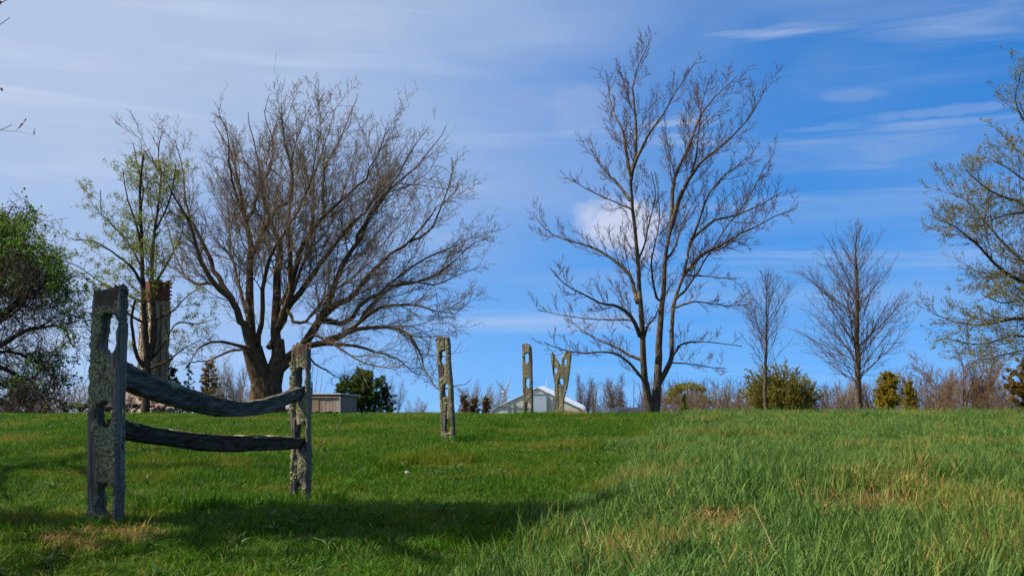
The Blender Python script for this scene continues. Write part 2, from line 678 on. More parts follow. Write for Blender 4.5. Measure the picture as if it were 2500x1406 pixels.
def scatter(name, pts, rot, scl, idx, meshes, label, cat='grass'):
    """geometry-nodes instances of the given meshes on a cloud of points"""
    src = bpy.data.collections.new(name + '_kinds')
    for k, me in enumerate(meshes):
        o = bpy.data.objects.new('%s_kind_%02d' % (name, k), me)
        src.objects.link(o)
    me = bpy.data.meshes.new(name)
    me.vertices.add(len(pts))
    me.vertices.foreach_set('co', np.asarray(pts, np.float32).ravel())
    for an, ty, fld, dat in (('rot', 'FLOAT_VECTOR', 'vector', rot), ('scl', 'FLOAT_VECTOR', 'vector', scl)):
        a = me.attributes.new(an, ty, 'POINT')
        a.data.foreach_set(fld, np.asarray(dat, np.float32).ravel())
    a = me.attributes.new('idx', 'INT', 'POINT')
    a.data.foreach_set('value', np.asarray(idx, np.int32))
    o = link(bpy.data.objects.new(name, me))
    ng = bpy.data.node_groups.new(name + '_nodes', 'GeometryNodeTree')
    ng.interface.new_socket('Geometry', in_out='INPUT', socket_type='NodeSocketGeometry')
    ng.interface.new_socket('Geometry', in_out='OUTPUT', socket_type='NodeSocketGeometry')
    N = ng.nodes
    gi, go = N.new('NodeGroupInput'), N.new('NodeGroupOutput')
    ci = N.new('GeometryNodeCollectionInfo')
    ci.inputs['Collection'].default_value = src
    ci.inputs['Separate Children'].default_value = True
    ci.inputs['Reset Children'].default_value = True
    ip = N.new('GeometryNodeInstanceOnPoints')
    ip.inputs['Pick Instance'].default_value = True

    def attr(nm, ty):
        n = N.new('GeometryNodeInputNamedAttribute')
        n.data_type = ty
        n.inputs['Name'].default_value = nm
        return n.outputs['Attribute']
    e2r = N.new('FunctionNodeEulerToRotation')
    L = ng.links
    L.new(attr('rot', 'FLOAT_VECTOR'), e2r.inputs[0])
    L.new(gi.outputs[0], ip.inputs['Points'])
    L.new(ci.outputs[0], ip.inputs['Instance'])
    L.new(attr('idx', 'INT'), ip.inputs['Instance Index'])
    L.new(e2r.outputs[0], ip.inputs['Rotation'])
    L.new(attr('scl', 'FLOAT_VECTOR'), ip.inputs['Scale'])
    L.new(ip.outputs[0], go.inputs[0])
    md = o.modifiers.new('scatter', 'NODES')
    md.node_group = ng
    tag(o, label, cat, kind='stuff')
    return o


lawn_m = grass_mat('lawn_grass', ((0.018, 0.076, 0.003), (0.056, 0.142, 0.004), (0.130, 0.172, 0.008), (0.060, 0.075, 0.010)),
                   ((0.30, 0.21, 0.065), (0.19, 0.125, 0.03)), 0.02, 0.68, 0.95)
hay_m = grass_mat('field_grass', ((0.046, 0.110, 0.018), (0.115, 0.198, 0.042), (0.172, 0.218, 0.038), (0.082, 0.092, 0.022)),
                  ((0.38, 0.27, 0.09), (0.25, 0.135, 0.030)), 0.03, 0.67, 0.82)
dry_m = grass_mat('dry_grass', ((0.24, 0.160, 0.055), (0.33, 0.225, 0.085), (0.24, 0.13, 0.040), (0.17, 0.11, 0.04)),
                  ((0.42, 0.29, 0.11), (0.25, 0.15, 0.06)), 0.3, 0.5, 0.9)


def sample_wedge(y0, y1, dens, r, k=0.74, pad=1.2):
    """uniform points in the wedge the camera can see (with a wide margin)"""
    area = k * (y1 ** 2 - y0 ** 2) + 2 * pad * (y1 - y0)
    n = int(area * dens)
    y = np.sqrt(r.uniform(y0 ** 2, y1 ** 2, n))
    x = r.uniform(-1, 1, n) * (k * y + pad)
    return x, y


WORN = [(2400, 1190, 7.4, 1.3, 0.8), (2130, 1180, 7.6, 0.7, 0.5), (2120, 1275, 5.8, 0.45, 0.35), (1745, 1300, 5.5, 0.22, 0.3), (1660, 1135, 9.0, 0.22, 0.5), (2280, 1130, 9.0, 1.3, 0.5)]


def build_grass():
    r = np.random.default_rng(21)
    lawn = [tuft_mesh('lawn_tuft', lawn_m, 40, 0.13, 0.078, 0.0046, 0.85, r) for k in range(5)]
    lawn += [tuft_mesh('lawn_tuft', lawn_m, 30, 0.11, 0.12, 0.006, 0.7, r) for k in range(3)]      # 5..7 taller
    hay = [tuft_mesh('field_tuft', hay_m, 42, 0.13, 0.122, 0.0064, 0.7, r) for k in range(6)]
    hay += [tuft_mesh('field_tuft', hay_m, 24, 0.10, 0.19, 0.0072, 0.65, r) for k in range(3)]      # 6..8 taller
    xs, ys, ss = [], [], []
    for (y0, y1, dn, s) in ((1.5, 5, 130, 0.95), (5, 8, 170, 0.95), (8, 13, 120, 1.0), (13, 19, 75, 1.1), (19, 27, 50, 1.2), (27, 42, 16, 1.6)):
        x, y = sample_wedge(y0, y1, dn, r)
        xs.append(x); ys.append(y); ss.append(np.full(len(x), s))
    x, y, s = map(np.concatenate, (xs, ys, ss))
    n = len(x)
    e = x - edge_x(y) + (fbm(np.stack([x * 1.4, y * 1.4, 0 * x], -1), 9, 3) - 0.5) * 1.1
    field = r.random(n) < smooth01((e + 0.20) / 0.4)
    field &= y < 34
    z = gz(x, y)
    tall = fbm(np.stack([x * 0.9, y * 0.9, 0 * x], -1), 31, 3)
    # rank grass the mower cannot reach: round the fence line
    fx = np.interp(y, POST_Y, [P(a, b, Y)[0] for (a, b), Y in zip(POST_BASE_PX, POST_Y)])
    near = np.exp(-((x - fx) / 0.42) ** 2) * (y > 5.6) * (y < 26)
    for (px_, py_), Y_ in zip(POST_BASE_PX, POST_Y):
        p = P(px_, py_, Y_)
        near = np.maximum(near, 1.5 * np.exp(-(((x - p[0]) ** 2 + (y - p[1]) ** 2) / 0.16)))
    p = P(1080, 1120, 12.8)
    near = np.maximum(near, 1.3 * np.exp(-(((x - p[0]) / 0.6) ** 2 + ((y - p[1]) / 0.9) ** 2)))
    rank = near * (0.4 + tall) > 0.72
    il = np.where(rank, r.integers(5, 8, n), r.integers(0, 5, n))
    ih = np.where(r.random(n) < 0.14 + 0.3 * (tall > 0.6), r.integers(6, 9, n), r.integers(0, 6, n))
    hs = np.minimum(s, 1.0) * (0.42 + 1.2 * tall) * r.uniform(0.8, 1.25, n)
    hs = np.where(rank & ~field, hs * 1.15, hs)
    hs = np.where(field, hs * (1 + 0.28 * smooth01((13 - y) / 5)), hs)
    rot = np.stack([r.normal(0, 0.08, n), r.normal(0, 0.08, n), r.uniform(0, 2 * PI, n)], -1)
    scl = np.stack([s * 1.05, s * 1.05, hs], -1)
    pts = np.stack([x, y, z - 0.006], -1)
    f = ~field
    scatter('lawn_grass', pts[f], rot[f], scl[f], il[f], lawn, 'short green mown grass between the fence and the field')
    # field: thinner, shorter, more worn in the reddish patches on the right
    worn = fbm(np.stack([x * 0.5 + 3, y * 0.5, 0 * x], -1), 77, 3)
    wp = np.zeros(n)
    for (wx, wy, Yw, rx, ry) in WORN:
        c = P(wx, wy, Yw)
        wp = np.maximum(wp, np.exp(-(((x - c[0]) / rx) ** 2 + ((y - c[1]) / ry) ** 2)))
    wornm = wp * (0.55 + 0.9 * worn) > 0.45
    hz = np.where(wornm, hs * 0.5, hs)
    scl2 = np.stack([s, s, hz], -1)
    keep = field & (r.random(n) < np.where(wornm, 0.45, 0.88))
    scatter('field_grass', pts[keep], rot[keep], scl2[keep], ih[keep], hay, 'long unmown field grass on the raised ground')


build_grass()


def build_dry():
    r = np.random.default_rng(5)
    kinds = [tuft_mesh('straw_tuft', dry_m, 16, 0.07, 0.24, 0.006, 0.5, r) for k in range(4)]
    kinds += [tuft_mesh('straw_thatch', dry_m, 40, 0.13, 0.085, 0.006, 1.2, r) for k in range(3)]
    pts, rot, scl, idx = [], [], [], []

    def clump(px, py, Y, n, rad, k0, k1, s=1.0, ry=None):
        c = P(px, py, Y)
        for i in range(n):
            a, q = r.uniform(0, 2 * PI), math.sqrt(r.random())
            x = c[0] + rad * q * math.cos(a)
            y = c[1] + (ry or rad) * q * math.sin(a)
            pts.append((x, y, float(gz(x, y)) - 0.004))
            rot.append((r.normal(0, 0.15), r.normal(0, 0.15), r.uniform(0, 2 * PI)))
            v = s * r.uniform(0.7, 1.2)
            scl.append((v, v, v))
            idx.append(int(r.integers(k0, k1)))
    # straw standing in the field
    clump(1650, 1130, 9.0, 7, 0.16, 0, 4, 0.9, 0.5)
    clump(1690, 1100, 9.8, 4, 0.10, 0, 4, 0.9)
    clump(1745, 1290, 5.5, 9, 0.22, 0, 4, 0.75)
    clump(1700, 1330, 5.0, 5, 0.14, 0, 4, 0.7)
    clump(2100, 1260, 5.6, 9, 0.26, 0, 4, 0.7)
    clump(2160, 1250, 5.8, 7, 0.18, 0, 4, 0.75)
    clump(2440, 1330, 4.8, 6, 0.20, 0, 4, 0.7)
    clump(2100, 1170, 7.4, 4, 0.15, 0, 4, 0.8)
    clump(2290, 1200, 6.8, 5, 0.2, 0, 4, 0.7)
    clump(1520, 1390, 4.4, 4, 0.14, 0, 4, 0.7)
    clump(1620, 1395, 4.4, 5, 0.16, 0, 4, 0.7)
    clump(1830, 1390, 4.3, 4, 0.14, 0, 4, 0.7)
    # worn rusty patches of the field
    for (wx, wy, Yw, rx, ry) in WORN:
        clump(wx, wy, Yw, int(34 * rx * ry * 2.6) + 4, rx, 4, 7, 0.85, ry)
    # thatch and flattened straw round the fence
    clump(240, 1310, 5.95, 22, 0.30, 4, 7, 0.9, 0.18)
    clump(170, 1335, 5.65, 8, 0.2, 4, 7, 0.8, 0.15)
    clump(1392, 1004, 24.6, 14, 0.4, 4, 7, 1.6, 0.3)
    clump(1395, 1000, 24.3, 6, 0.3, 0, 4, 1.1, 0.2)
    clump(1092, 1076, 14.3, 6, 0.2, 4, 7, 1.0, 0.1)
    clump(1090, 1165, 11.1, 8, 0.25, 4, 7, 0.8, 0.12)
    clump(900, 1255, 8.4, 8, 0.3, 4, 7, 0.8, 0.1)
    for i in range(70):                       # odd dead tufts through the field
        y = 4.2 + 12 * r.random() ** 1.4
        x = edge_x(y) + 0.3 + r.random() * (0.62 * y + 0.5 - edge_x(y))
        pts.append((x, y, float(gz(x, y))))
        rot.append((r.normal(0, 0.2), r.normal(0, 0.2), r.uniform(0, 2 * PI)))
        v = r.uniform(0.45, 0.85)
        scl.append((v, v, v))
        idx.append(int(r.integers(0, 7)))
    scatter('dry_grass', pts, rot, scl, idx, kinds, 'pale dead straw tufts and thatch among the green grass')


build_dry()


def build_litter():
    r = np.random.default_rng(15)
    mat = leaf_mat('dead_leaves', (0.10, 0.055, 0.028), (0.27, 0.165, 0.085), 0.15)
    n = 320
    y = 4.3 + 16 * r.random(n) ** 1.3
    x = r.uniform(-0.58, 0.58, n) * y
    keep = x < edge_x(y) + 0.6
    x, y = x[keep], y[keep]
    p = np.stack([x, y, gz(x, y) + 0.035 + 0.03 * r.random(len(x))], -1)
    V, T, rn = leaves_np(p, 0.024, r, droop=0.0, long=1.2)
    o = meshobj('fallen_leaves', V, [T], mat, None, True, {'rnd': rn})
    tag(o, 'scattered small brown dead leaves lying on the lawn', 'leaves', kind='stuff')


build_litter()


def build_weeds():
    r = np.random.default_rng(44)
    wm = leaf_mat('broad_weeds', (0.030, 0.085, 0.012), (0.095, 0.150, 0.030), 0.25)
    kinds = [tuft_mesh('weed_rosette', wm, 9, 0.02, 0.10, 0.024, 1.5, r) for k in range(4)]
    n = 1500
    y = np.sqrt(r.uniform(4.0 ** 2, 20.0 ** 2, n))
    x = r.uniform(-0.62, 0.62, n) * y
    cl = fbm(np.stack([x * 0.8, y * 0.8, 0 * x], -1), 58, 3) > 0.52
    x, y = x[cl], y[cl]
    n = len(x)
    sc_ = r.uniform(0.5, 1.15, n)
    scatter('lawn_weeds', np.stack([x, y, gz(x, y) + 0.012], -1), np.stack([0 * x, 0 * x, r.uniform(0, 6.28, n)], -1), np.stack([sc_, sc_, sc_], -1), r.integers(0, 4, n), kinds,
            'low broad leaved weeds dotted through the grass', 'weeds')


build_weeds()

# ------------------------------------------------------------------ fence: mortised posts and two surviving rails
def surface_nets(D, o, h):
    """naive surface nets on the grid D (negative inside)"""
    nx, ny, nz = D.shape
    ins = D < 0
    cs = np.zeros((nx - 1, ny - 1, nz - 1, 3))
    cn = np.zeros((nx - 1, ny - 1, nz - 1))
    corners = [(a, b, c) for a in (0, 1) for b in (0, 1) for c in (0, 1)]

    def sub(a, b, c):
        return D[a:nx - 1 + a, b:ny - 1 + b, c:nz - 1 + c]
    for i, p in enumerate(corners):
        for q in corners[i + 1:]:
            if sum(abs(p[k] - q[k]) for k in range(3)) != 1:
                continue
            A, B = sub(*p), sub(*q)
            x = (A < 0) != (B < 0)
            t = np.where(x, A / np.where(x, A - B, 1), 0)
            for k in range(3):
                cs[..., k] += np.where(x, p[k] + t * (q[k] - p[k]), 0)
            cn += x
    act = cn > 0
    ids = -np.ones(act.shape, int)
    ids[act] = np.arange(act.sum())
    base = np.stack(np.nonzero(act), -1)
    V = (base + cs[act] / cn[act][:, None]) * h + np.array(o)
    quads = []
    for ax in range(3):
        a1, a2 = [(1, 2), (2, 0), (0, 1)][ax]
        lo = [slice(None)] * 3
        hi = [slice(None)] * 3
        lo[ax] = slice(0, -1)
        hi[ax] = slice(1, None)
        A, B = ins[tuple(lo)], ins[tuple(hi)]
        e = np.stack(np.nonzero(A != B), -1)
        e = e[(e[:, a1] > 0) & (e[:, a2] > 0) & (e[:, a1] < D.shape[a1] - 1) & (e[:, a2] < D.shape[a2] - 1)]
        fl = A[e[:, 0], e[:, 1], e[:, 2]]
        u = np.zeros(3, int); u[a1] = 1
        w = np.zeros(3, int); w[a2] = 1
        c = [ids[tuple((e - u - w).T)], ids[tuple((e - w).T)], ids[tuple(e.T)], ids[tuple((e - u).T)]]
        q = np.stack(c, -1)
        q = np.where(fl[:, None], q, q[:, ::-1])
        quads.append(q)
    return V, np.concatenate(quads)


def sd_poly(x, z, poly):
    poly = np.asarray(poly, float)
    d = np.full(x.shape, 1e9)
    s = np.ones(x.shape)
    n = len(poly)
    for i in range(n):
        a, b = poly[i], poly[i - 1]
        ex, ez = b - a
        wx, wz = x - a[0], z - a[1]
        t = np.clip((wx * ex + wz * ez) / (ex * ex + ez * ez), 0, 1)
        d = np.minimum(d, (wx - ex * t) ** 2 + (wz - ez * t) ** 2)
        c1, c2, c3 = z >= a[1], z < b[1], ex * wz > ez * wx
        flip = (c1 & c2 & c3) | (~c1 & ~c2 & ~c3)
        s = np.where(flip, -s, s)
    return s * np.sqrt(d)


def wood_mat():
    m, t, b = material('lichened_oak')
    oc = t.n('ShaderNodeTexCoord').outputs['Object']
    grain = t.noise(t.mapping(oc, (1, 1, 0.06)), 55, 5, 0.65)
    grain2 = t.noise(t.mapping(oc, (1, 1, 0.10)), 16, 4, 0.6)
    c = t.mix(t.sstep(grain, 0.32, 0.68), (0.066, 0.052, 0.040), (0.235, 0.200, 0.165))
    c = t.mix(t.sstep(grain2, 0.5, 0.75), c, (0.105, 0.080, 0.062))
    rot = t.n('ShaderNodeAttribute', attribute_name='rot').outputs['Fac']
    c = t.mix(rot, c, t.mix(grain, (0.036, 0.025, 0.018), (0.150, 0.105, 0.078)))
    li = t.n('ShaderNodeAttribute', attribute_name='lichen').outputs['Fac']
    fl = t.noise(oc, 70, 4, 0.7)
    fl2 = t.noise(oc, 9, 3, 0.6)
    lc = t.mix(t.sstep(fl, 0.36, 0.66), (0.066, 0.058, 0.034), (0.43, 0.385, 0.215))
    lc = t.mix(t.sstep(fl2, 0.60, 0.78), lc, (0.30, 0.29, 0.205))
    c = t.mix(t.sstep(t.math('ADD', li, t.math('MULTIPLY', t.math('SUBTRACT', fl, 0.5), 0.9)), 0.42, 0.56), c, lc)
    t.val(b.inputs['Base Color'], c)
    b.inputs['Roughness'].default_value = 0.93
    b.inputs['Specular IOR Level'].default_value = 0.1
    bn = t.n('ShaderNodeBump')
    bn.inputs['Strength'].default_value = 0.9
    bn.inputs['Distance'].default_value = 0.012
    t.val(bn.inputs['Height'], t.math('ADD', t.math('MULTIPLY', grain, 0.6), t.math('MULTIPLY', fl, t.math('MULTIPLY', li, 1.2))))
    t.val(b.inputs['Normal'], bn.outputs[0])
    return m


WOOD = wood_mat()
FLAKE = leaf_mat('lichen_flakes', (0.13, 0.118, 0.064), (0.46, 0.415, 0.24), 0.10)
FENCE_YAW = math.radians(-10)          # the rails ran up the slope, a little to the right


def post(label, Y, base_px, top_py, poly_px, holes_px, depth, voxel, seed, bare=0.0, cracks=(), flakes=2500, zones=()):
    """poly and holes are traced in photograph pixels on the post's face; local x across, y through, z up"""
    s = Y / F
    bx, by = base_px
    org = P(bx, by, Y)
    view = math.atan2(org[0], Y)
    k = 1 / math.cos(FENCE_YAW + view)           # foreshortening of the face seen at an angle
    loc = lambda p: ((p[0] - bx) * s * k, (by - p[1]) * s)
    poly = [loc(p) for p in poly_px]
    xs = [p[0] for p in poly]
    zs = [p[1] for p in poly]
    def zone(q):
        a = 0
        for (x0, y0, x1, y1, v) in zones:
            (ax, az), (bx_, bz) = loc((x0, y0)), loc((x1, y1))
            fx = smooth01((q[..., 0] - ax) / 0.02 + 0.5) * smooth01((bx_ - q[..., 0]) / 0.02 + 0.5)
            fz = smooth01((az - q[..., 2]) / 0.06 + 0.5) * smooth01((q[..., 2] - bz) / 0.06 + 0.5)
            a = a + v * fx * fz
        return a
    m = 0.05
    o = (min(xs) - m, -depth / 2 - m, -0.22)
    n = [int(math.ceil((b - a) / voxel)) + 1 for a, b in ((o[0], max(xs) + m), (o[1], depth / 2 + m), (o[2], max(zs) + m))]
    gx, gy, gzz = np.meshgrid(*[o[i] + voxel * np.arange(n[i]) for i in range(3)], indexing='ij')
    p3 = np.stack([gx, gy, gzz], -1)
    # wander of the timber
    wx = (fbm(p3 * np.array([2, 2, 1.7]), seed, 2) - 0.5) * 0.03
    wz = (fbm(p3 * np.array([26, 26, 1.0]), seed + 3, 2) - 0.5) * 0.13       # ragged end grain
    d2 = sd_poly(gx + wx, gzz + wz * smooth01((gzz - max(zs) * 0.55) / 0.3), poly)
    dy = np.abs(gy + (fbm(p3 * np.array([3, 1, 1.5]), seed + 7, 2) - 0.5) * 0.035) - depth / 2
    d = np.maximum(d2, dy)
    d = np.where((d2 > -0.03) & (dy > -0.03), np.minimum(d, np.sqrt(np.maximum(d2 + 0.03, 0) ** 2 + np.maximum(dy + 0.03, 0) ** 2) - 0.03), d)
    for (x0, z0, x1, z1) in holes_px:
        a = loc((x0, z0)); b = loc((x1, z1))
        hw = abs(b[0] - a[0]) / 2
        cx = (a[0] + b[0]) / 2
        zt, zb = max(a[1], b[1]) - hw, min(a[1], b[1]) + hw
        hx = gx - cx + (fbm(p3 * 9, seed + 21, 2) - 0.5) * 0.05
        hz = gzz - np.clip(gzz, zb, zt)
        d = np.maximum(d, -(np.sqrt(hx ** 2 + hz ** 2) - hw))
    for (x0, z0, x1, z1, w) in cracks:
        a = loc((x0, z0)); b = loc((x1, z1))
        t = np.clip((a[1] - gzz) / max(a[1] - b[1], 1e-6), 0, 1)
        cx = a[0] + (b[0] - a[0]) * t + (vnoise(np.stack([gzz * 22, gzz * 0, gzz * 0], -1), seed + 5) - 0.5) * 0.02
        dz = np.maximum(np.maximum(gzz - a[1], b[1] - gzz), 0)
        dc = np.maximum(np.abs(gx - cx) - w / 2, dz)
        d = np.maximum(d, -dc)
    # vertical checks and lichen crust
    chk = fbm(p3 * np.array([38, 38, 1.6]), seed + 40, 2)
    d = d + 0.016 * smooth01((chk - 0.60) / 0.15)
    lm = 0.5 + 1.7 * (fbm(p3 * np.array([8, 8, 4.0]), seed + 60, 3) - 0.5) + 0.17 - bare + zone(p3)
    crust = fbm(p3 * 62, seed + 61, 2)
    d = d - np.where(lm > 0.5, (crust - 0.35) * 0.014, 0)
    V, Q = surface_nets(d, o, voxel)
    pv = V
    zt = max(zs)
    lich = np.clip((0.5 + 1.7 * (fbm(pv * np.array([8, 8, 4.0]), seed + 60, 3) - 0.5) + 0.17 - bare + zone(pv) - 0.5) * 7 + 0.5, 0, 1)
    inside = np.ones(len(V))
    rotn = smooth01((pv[:, 2] - (zt - 0.21) + (fbm(pv * np.array([14, 14, 5]), seed + 80, 3) - 0.5) * 0.55) / 0.22)
    # bare silvery sides (weather side), lichen on the mortised face
    sidew = smooth01((np.abs(pv[:, 0] - np.median(pv[:, 0])) - 0.075) / 0.03)
    face = smooth01((np.abs(pv[:, 1]) - (depth / 2 - 0.030)) / 0.018)
    right = smooth01((pv[:, 0] - (np.interp(pv[:, 2], np.sort(zs), np.array(xs)[np.argsort(zs)]) * 0 + max(xs) - 0.055)) / 0.03)
    lich = lich * (1 - 0.75 * rotn) * (1 - 0.30 * sidew) * (0.25 + 0.75 * face) * (1 - 0.42 * right)
    ob = bpy.data.objects.new('fence_post', npmesh('fence_post', V, [Q], WOOD, True, {'lichen': lich, 'rot': rotn}))
    link(ob)
    ob.location = org
    ob.rotation_euler = (0, 0, FENCE_YAW)
    tag(ob, label, 'fence post', 'old mortised fence posts')
    # curled lichen flakes standing off the crust
    r = np.random.default_rng(seed)
    cand = np.nonzero((lich > 0.55) & (pv[:, 2] > 0.02))[0]
    if len(cand) and flakes:
        c = r.choice(cand, flakes)
        LV, LT, rn = leaves_np(pv[c] + r.normal(0, 0.003, (flakes, 3)), 0.0125, r)
        f = meshobj('lichen', LV, [LT], FLAKE, ob, True, {'rnd': rn})
        tag(f, kind='stuff')
    return ob


post('tall near fence post thick with pale lichen, three mortise holes, rails on its right', POST_Y[0], POST_BASE_PX[0], 705,
     [(226, 1300), (226, 1180), (223, 900), (224, 718), (252, 722), (274, 714), (286, 713), (287, 900), (289, 1300)],
     [(240, 771, 281, 875), (242, 984, 282, 1051), (245, 1178, 283, 1258)], 0.118, 0.0068, 3, bare=0.02,
     cracks=[(262, 860, 256, 945, 0.022), (258, 945, 262, 990, 0.010), (286, 700, 284, 800, 0.010), (278, 1050, 276, 1180, 0.006)], flakes=2600,
     zones=[(215, 760, 258, 1050, 0.02), (246, 1052, 284, 1180, 0.26), (215, 1058, 245, 1300, -0.30), (282, 700, 300, 1300, -0.06), (215, 690, 300, 760, -0.12), (250, 900, 284, 985, 0.04)])
post('dark weathered post holding the far ends of both rails', POST_Y[1], POST_BASE_PX[1], 850,
     [(714, 1205), (714, 1100), (708, 960), (708, 852), (726, 849), (750, 852), (752, 1100), (752, 1290), (746, 1290), (744, 1205)],
     [(724, 902, 747, 975), (726, 1038, 748, 1092), (727, 1178, 745, 1290)], 0.14, 0.0078, 8, bare=0.10,
     cracks=[(735, 1092, 736, 1130, 0.012)], flakes=1200)
post('leaning post alone in mid lawn, split between two of its three holes', POST_Y[2], POST_BASE_PX[2], 826,
     [(1081, 1110), (1073, 960), (1066, 832), (1068, 827), (1094, 826), (1097, 840), (1103, 960), (1110, 1110)],
     [(1075, 858, 1090, 893), (1082, 938, 1096, 971), (1089, 1026, 1102, 1056)], 0.15, 0.0095, 14, bare=0.03,
     cracks=[(1086, 890, 1088, 942, 0.012)], flakes=1500)
post('upright lichen covered post on the crest in front of the greenhouse gable', POST_Y[3], POST_BASE_PX[3], 842,
     [(1279, 1040), (1276, 900), (1276, 846), (1279, 843), (1295, 844), (1297, 850), (1299, 930), (1302, 1040)],
     [(1282, 864, 1292, 888), (1284, 923, 1294, 947), (1286, 982, 1296, 1040)], 0.16, 0.012, 25, bare=-0.05, flakes=1100)
post('broken forked post shaped like a Y on the crest', POST_Y[4], POST_BASE_PX[4], 859,
     [(1354, 1040), (1355, 985), (1354, 935), (1350, 905), (1347, 880), (1348, 861), (1353, 868), (1359, 876), (1365, 888), (1367, 898), (1364, 908),
      (1369, 893), (1374, 874), (1380, 861), (1386, 858), (1395, 860), (1396, 872), (1391, 905), (1385, 945), (1377, 975), (1373, 1040)],
     [(1377, 877, 1386, 894), (1367, 924, 1376, 941), (1353, 898, 1361, 912)], 0.15, 0.011, 33, bare=-0.05, flakes=900)


def rail(label, pxs, hh, hw, Y0, Y1, seed, lich_amt, mat):
    """pxs: centre line in pixels, hh: half heights in pixels at those stations"""
    m = len(pxs)
    Ys = np.linspace(Y0, Y1, m)
    ctr = np.array([P(x, y, Y) for (x, y), Y in zip(pxs, Ys)])
    n = 150
    c = catmull(ctr, n)
    hm = np.interp(np.linspace(0, m - 1, n), np.arange(m), np.array(hh) * Ys / F)
    wm = np.interp(np.linspace(0, m - 1, n), np.arange(m), hw)
    org = c[0].copy()
    T = np.gradient(c, axis=0)
    T /= np.linalg.norm(T, axis=1, keepdims=True)
    side = np.cross(T, np.array([0, 0, 1.0]))
    side /= np.linalg.norm(side, axis=1, keepdims=True)
    up = np.cross(side, T)
    S = 40
    a = np.arange(S) * 2 * PI / S
    ca, sa = np.cos(a), np.sin(a)
    e = 0.36
    ux = np.sign(ca) * np.abs(ca) ** e
    uz = np.sign(sa) * np.abs(sa) ** e
    V = c[:, None, :] + side[:, None, :] * (ux[None, :, None] * wm[:, None, None]) + up[:, None, :] * (uz[None, :, None] * hm[:, None, None])
    nrm = side[:, None, :] * ux[None, :, None] + up[:, None, :] * uz[None, :, None]
    nrm /= np.linalg.norm(nrm, axis=2, keepdims=True)
    st = np.arange(n)[:, None] * 0.022 + 0 * a[None, :]
    q3 = np.stack([st * 3.0, 4 * np.cos(a)[None, :] + 0 * st, 4 * np.sin(a)[None, :] + 0 * st], -1)
    dsp = (fbm(q3, seed, 3) - 0.5) * 0.035 + (fbm(q3 * np.array([0.5, 5, 5]), seed + 4, 2) - 0.5) * 0.016
    top = np.clip(nrm[..., 2], 0, 1)
    dsp = dsp - 0.016 * smooth01((fbm(q3 * np.array([0.30, 7, 7]), seed + 30, 3) - 0.58) / 0.07)
    lm = np.clip((fbm(np.stack([st * 4, 2 * ca[None, :] + 0 * st, 2 * sa[None, :] + 0 * st], -1), seed + 9, 3) - 0.5) * 3 * (0.35 + 0.65 * top) + top * 0.95 - 0.55 + lich_amt, 0, 1)
    dsp = dsp + lm * (fbm(q3 * 9, seed + 12, 2)) * 0.014
    V = V + nrm * dsp[..., None] - org
    idx = np.arange(n * S).reshape(n, S)
    q = np.stack([idx[:-1], np.roll(idx, -1, 1)[:-1], np.roll(idx, -1, 1)[1:], idx[1:]], -1).reshape(-1, 4)
    caps = [np.stack([np.full(S, n * S), np.roll(idx[0], -1), idx[0]], -1), np.stack([np.full(S, n * S + 1), idx[-1], np.roll(idx[-1], -1)], -1)]
    VV = np.concatenate([V.reshape(-1, 3), [c[0] - org, c[-1] - org]])
    at = {'lichen': np.concatenate([lm.ravel(), [0, 0]]), 'rot': np.concatenate([np.full(n * S, 0.25) * 0 + 0.35 * (1 - lm.ravel()), [0, 0]])}
    ob = link(bpy.data.objects.new('fence_rail', npmesh('fence_rail', VV, [q] + caps, mat, True, at)))
    ob.location = org
    tag(ob, label, 'fence rail', 'split rails left in the fence')
    return ob


def rail_mat(c1, c2):
    m = simple_mat('weathered_rail', c1, c2, 26, 0.95, 0.012, (1.0, 0.15, 1.6), 0.05)
    t = NT(m.node_tree)
    b = m.node_tree.nodes['Principled BSDF']
    base = b.inputs['Base Color'].links[0].from_socket
    li = t.n('ShaderNodeAttribute', attribute_name='lichen').outputs['Fac']
    oc = t.n('ShaderNodeTexCoord').outputs['Object']
    fl = t.noise(oc, 34, 6, 0.75)
    lc = t.mix(fl, (0.10, 0.105, 0.06), (0.40, 0.41, 0.27))
    t.val(b.inputs['Base Color'], t.mix(t.sstep(t.math('ADD', li, t.math('MULTIPLY', t.math('SUBTRACT', fl, 0.5), 2.2)), 0.50, 0.72), base, lc))
    return m


RAIL_GREY = rail_mat((0.050, 0.040, 0.031), (0.150, 0.128, 0.104))
RAIL_DARK = rail_mat((0.032, 0.021, 0.013), (0.105, 0.074, 0.052))
rail('sagging upper grey rail bowed between the two near posts', [(276, 902), (316, 924), (400, 957), (480, 981), (560, 997), (620, 995), (680, 980), (741, 953)],
     [29, 29, 27, 24, 20, 17, 16, 13], [0.045, 0.05, 0.05, 0.045, 0.045, 0.045, 0.045, 0.035], POST_Y[0] + 0.02, POST_Y[1] + 0.02, 4, 0.10, RAIL_GREY)
rail('straighter lower dark rail between the two near posts', [(278, 1040), (316, 1053), (400, 1067), (500, 1081), (600, 1083), (680, 1082), (742, 1080)],
     [19, 20, 19, 20, 18, 15, 11], [0.05, 0.055, 0.055, 0.06, 0.055, 0.05, 0.035], POST_Y[0] + 0.02, POST_Y[1] + 0.02, 9, 0.08, RAIL_DARK)

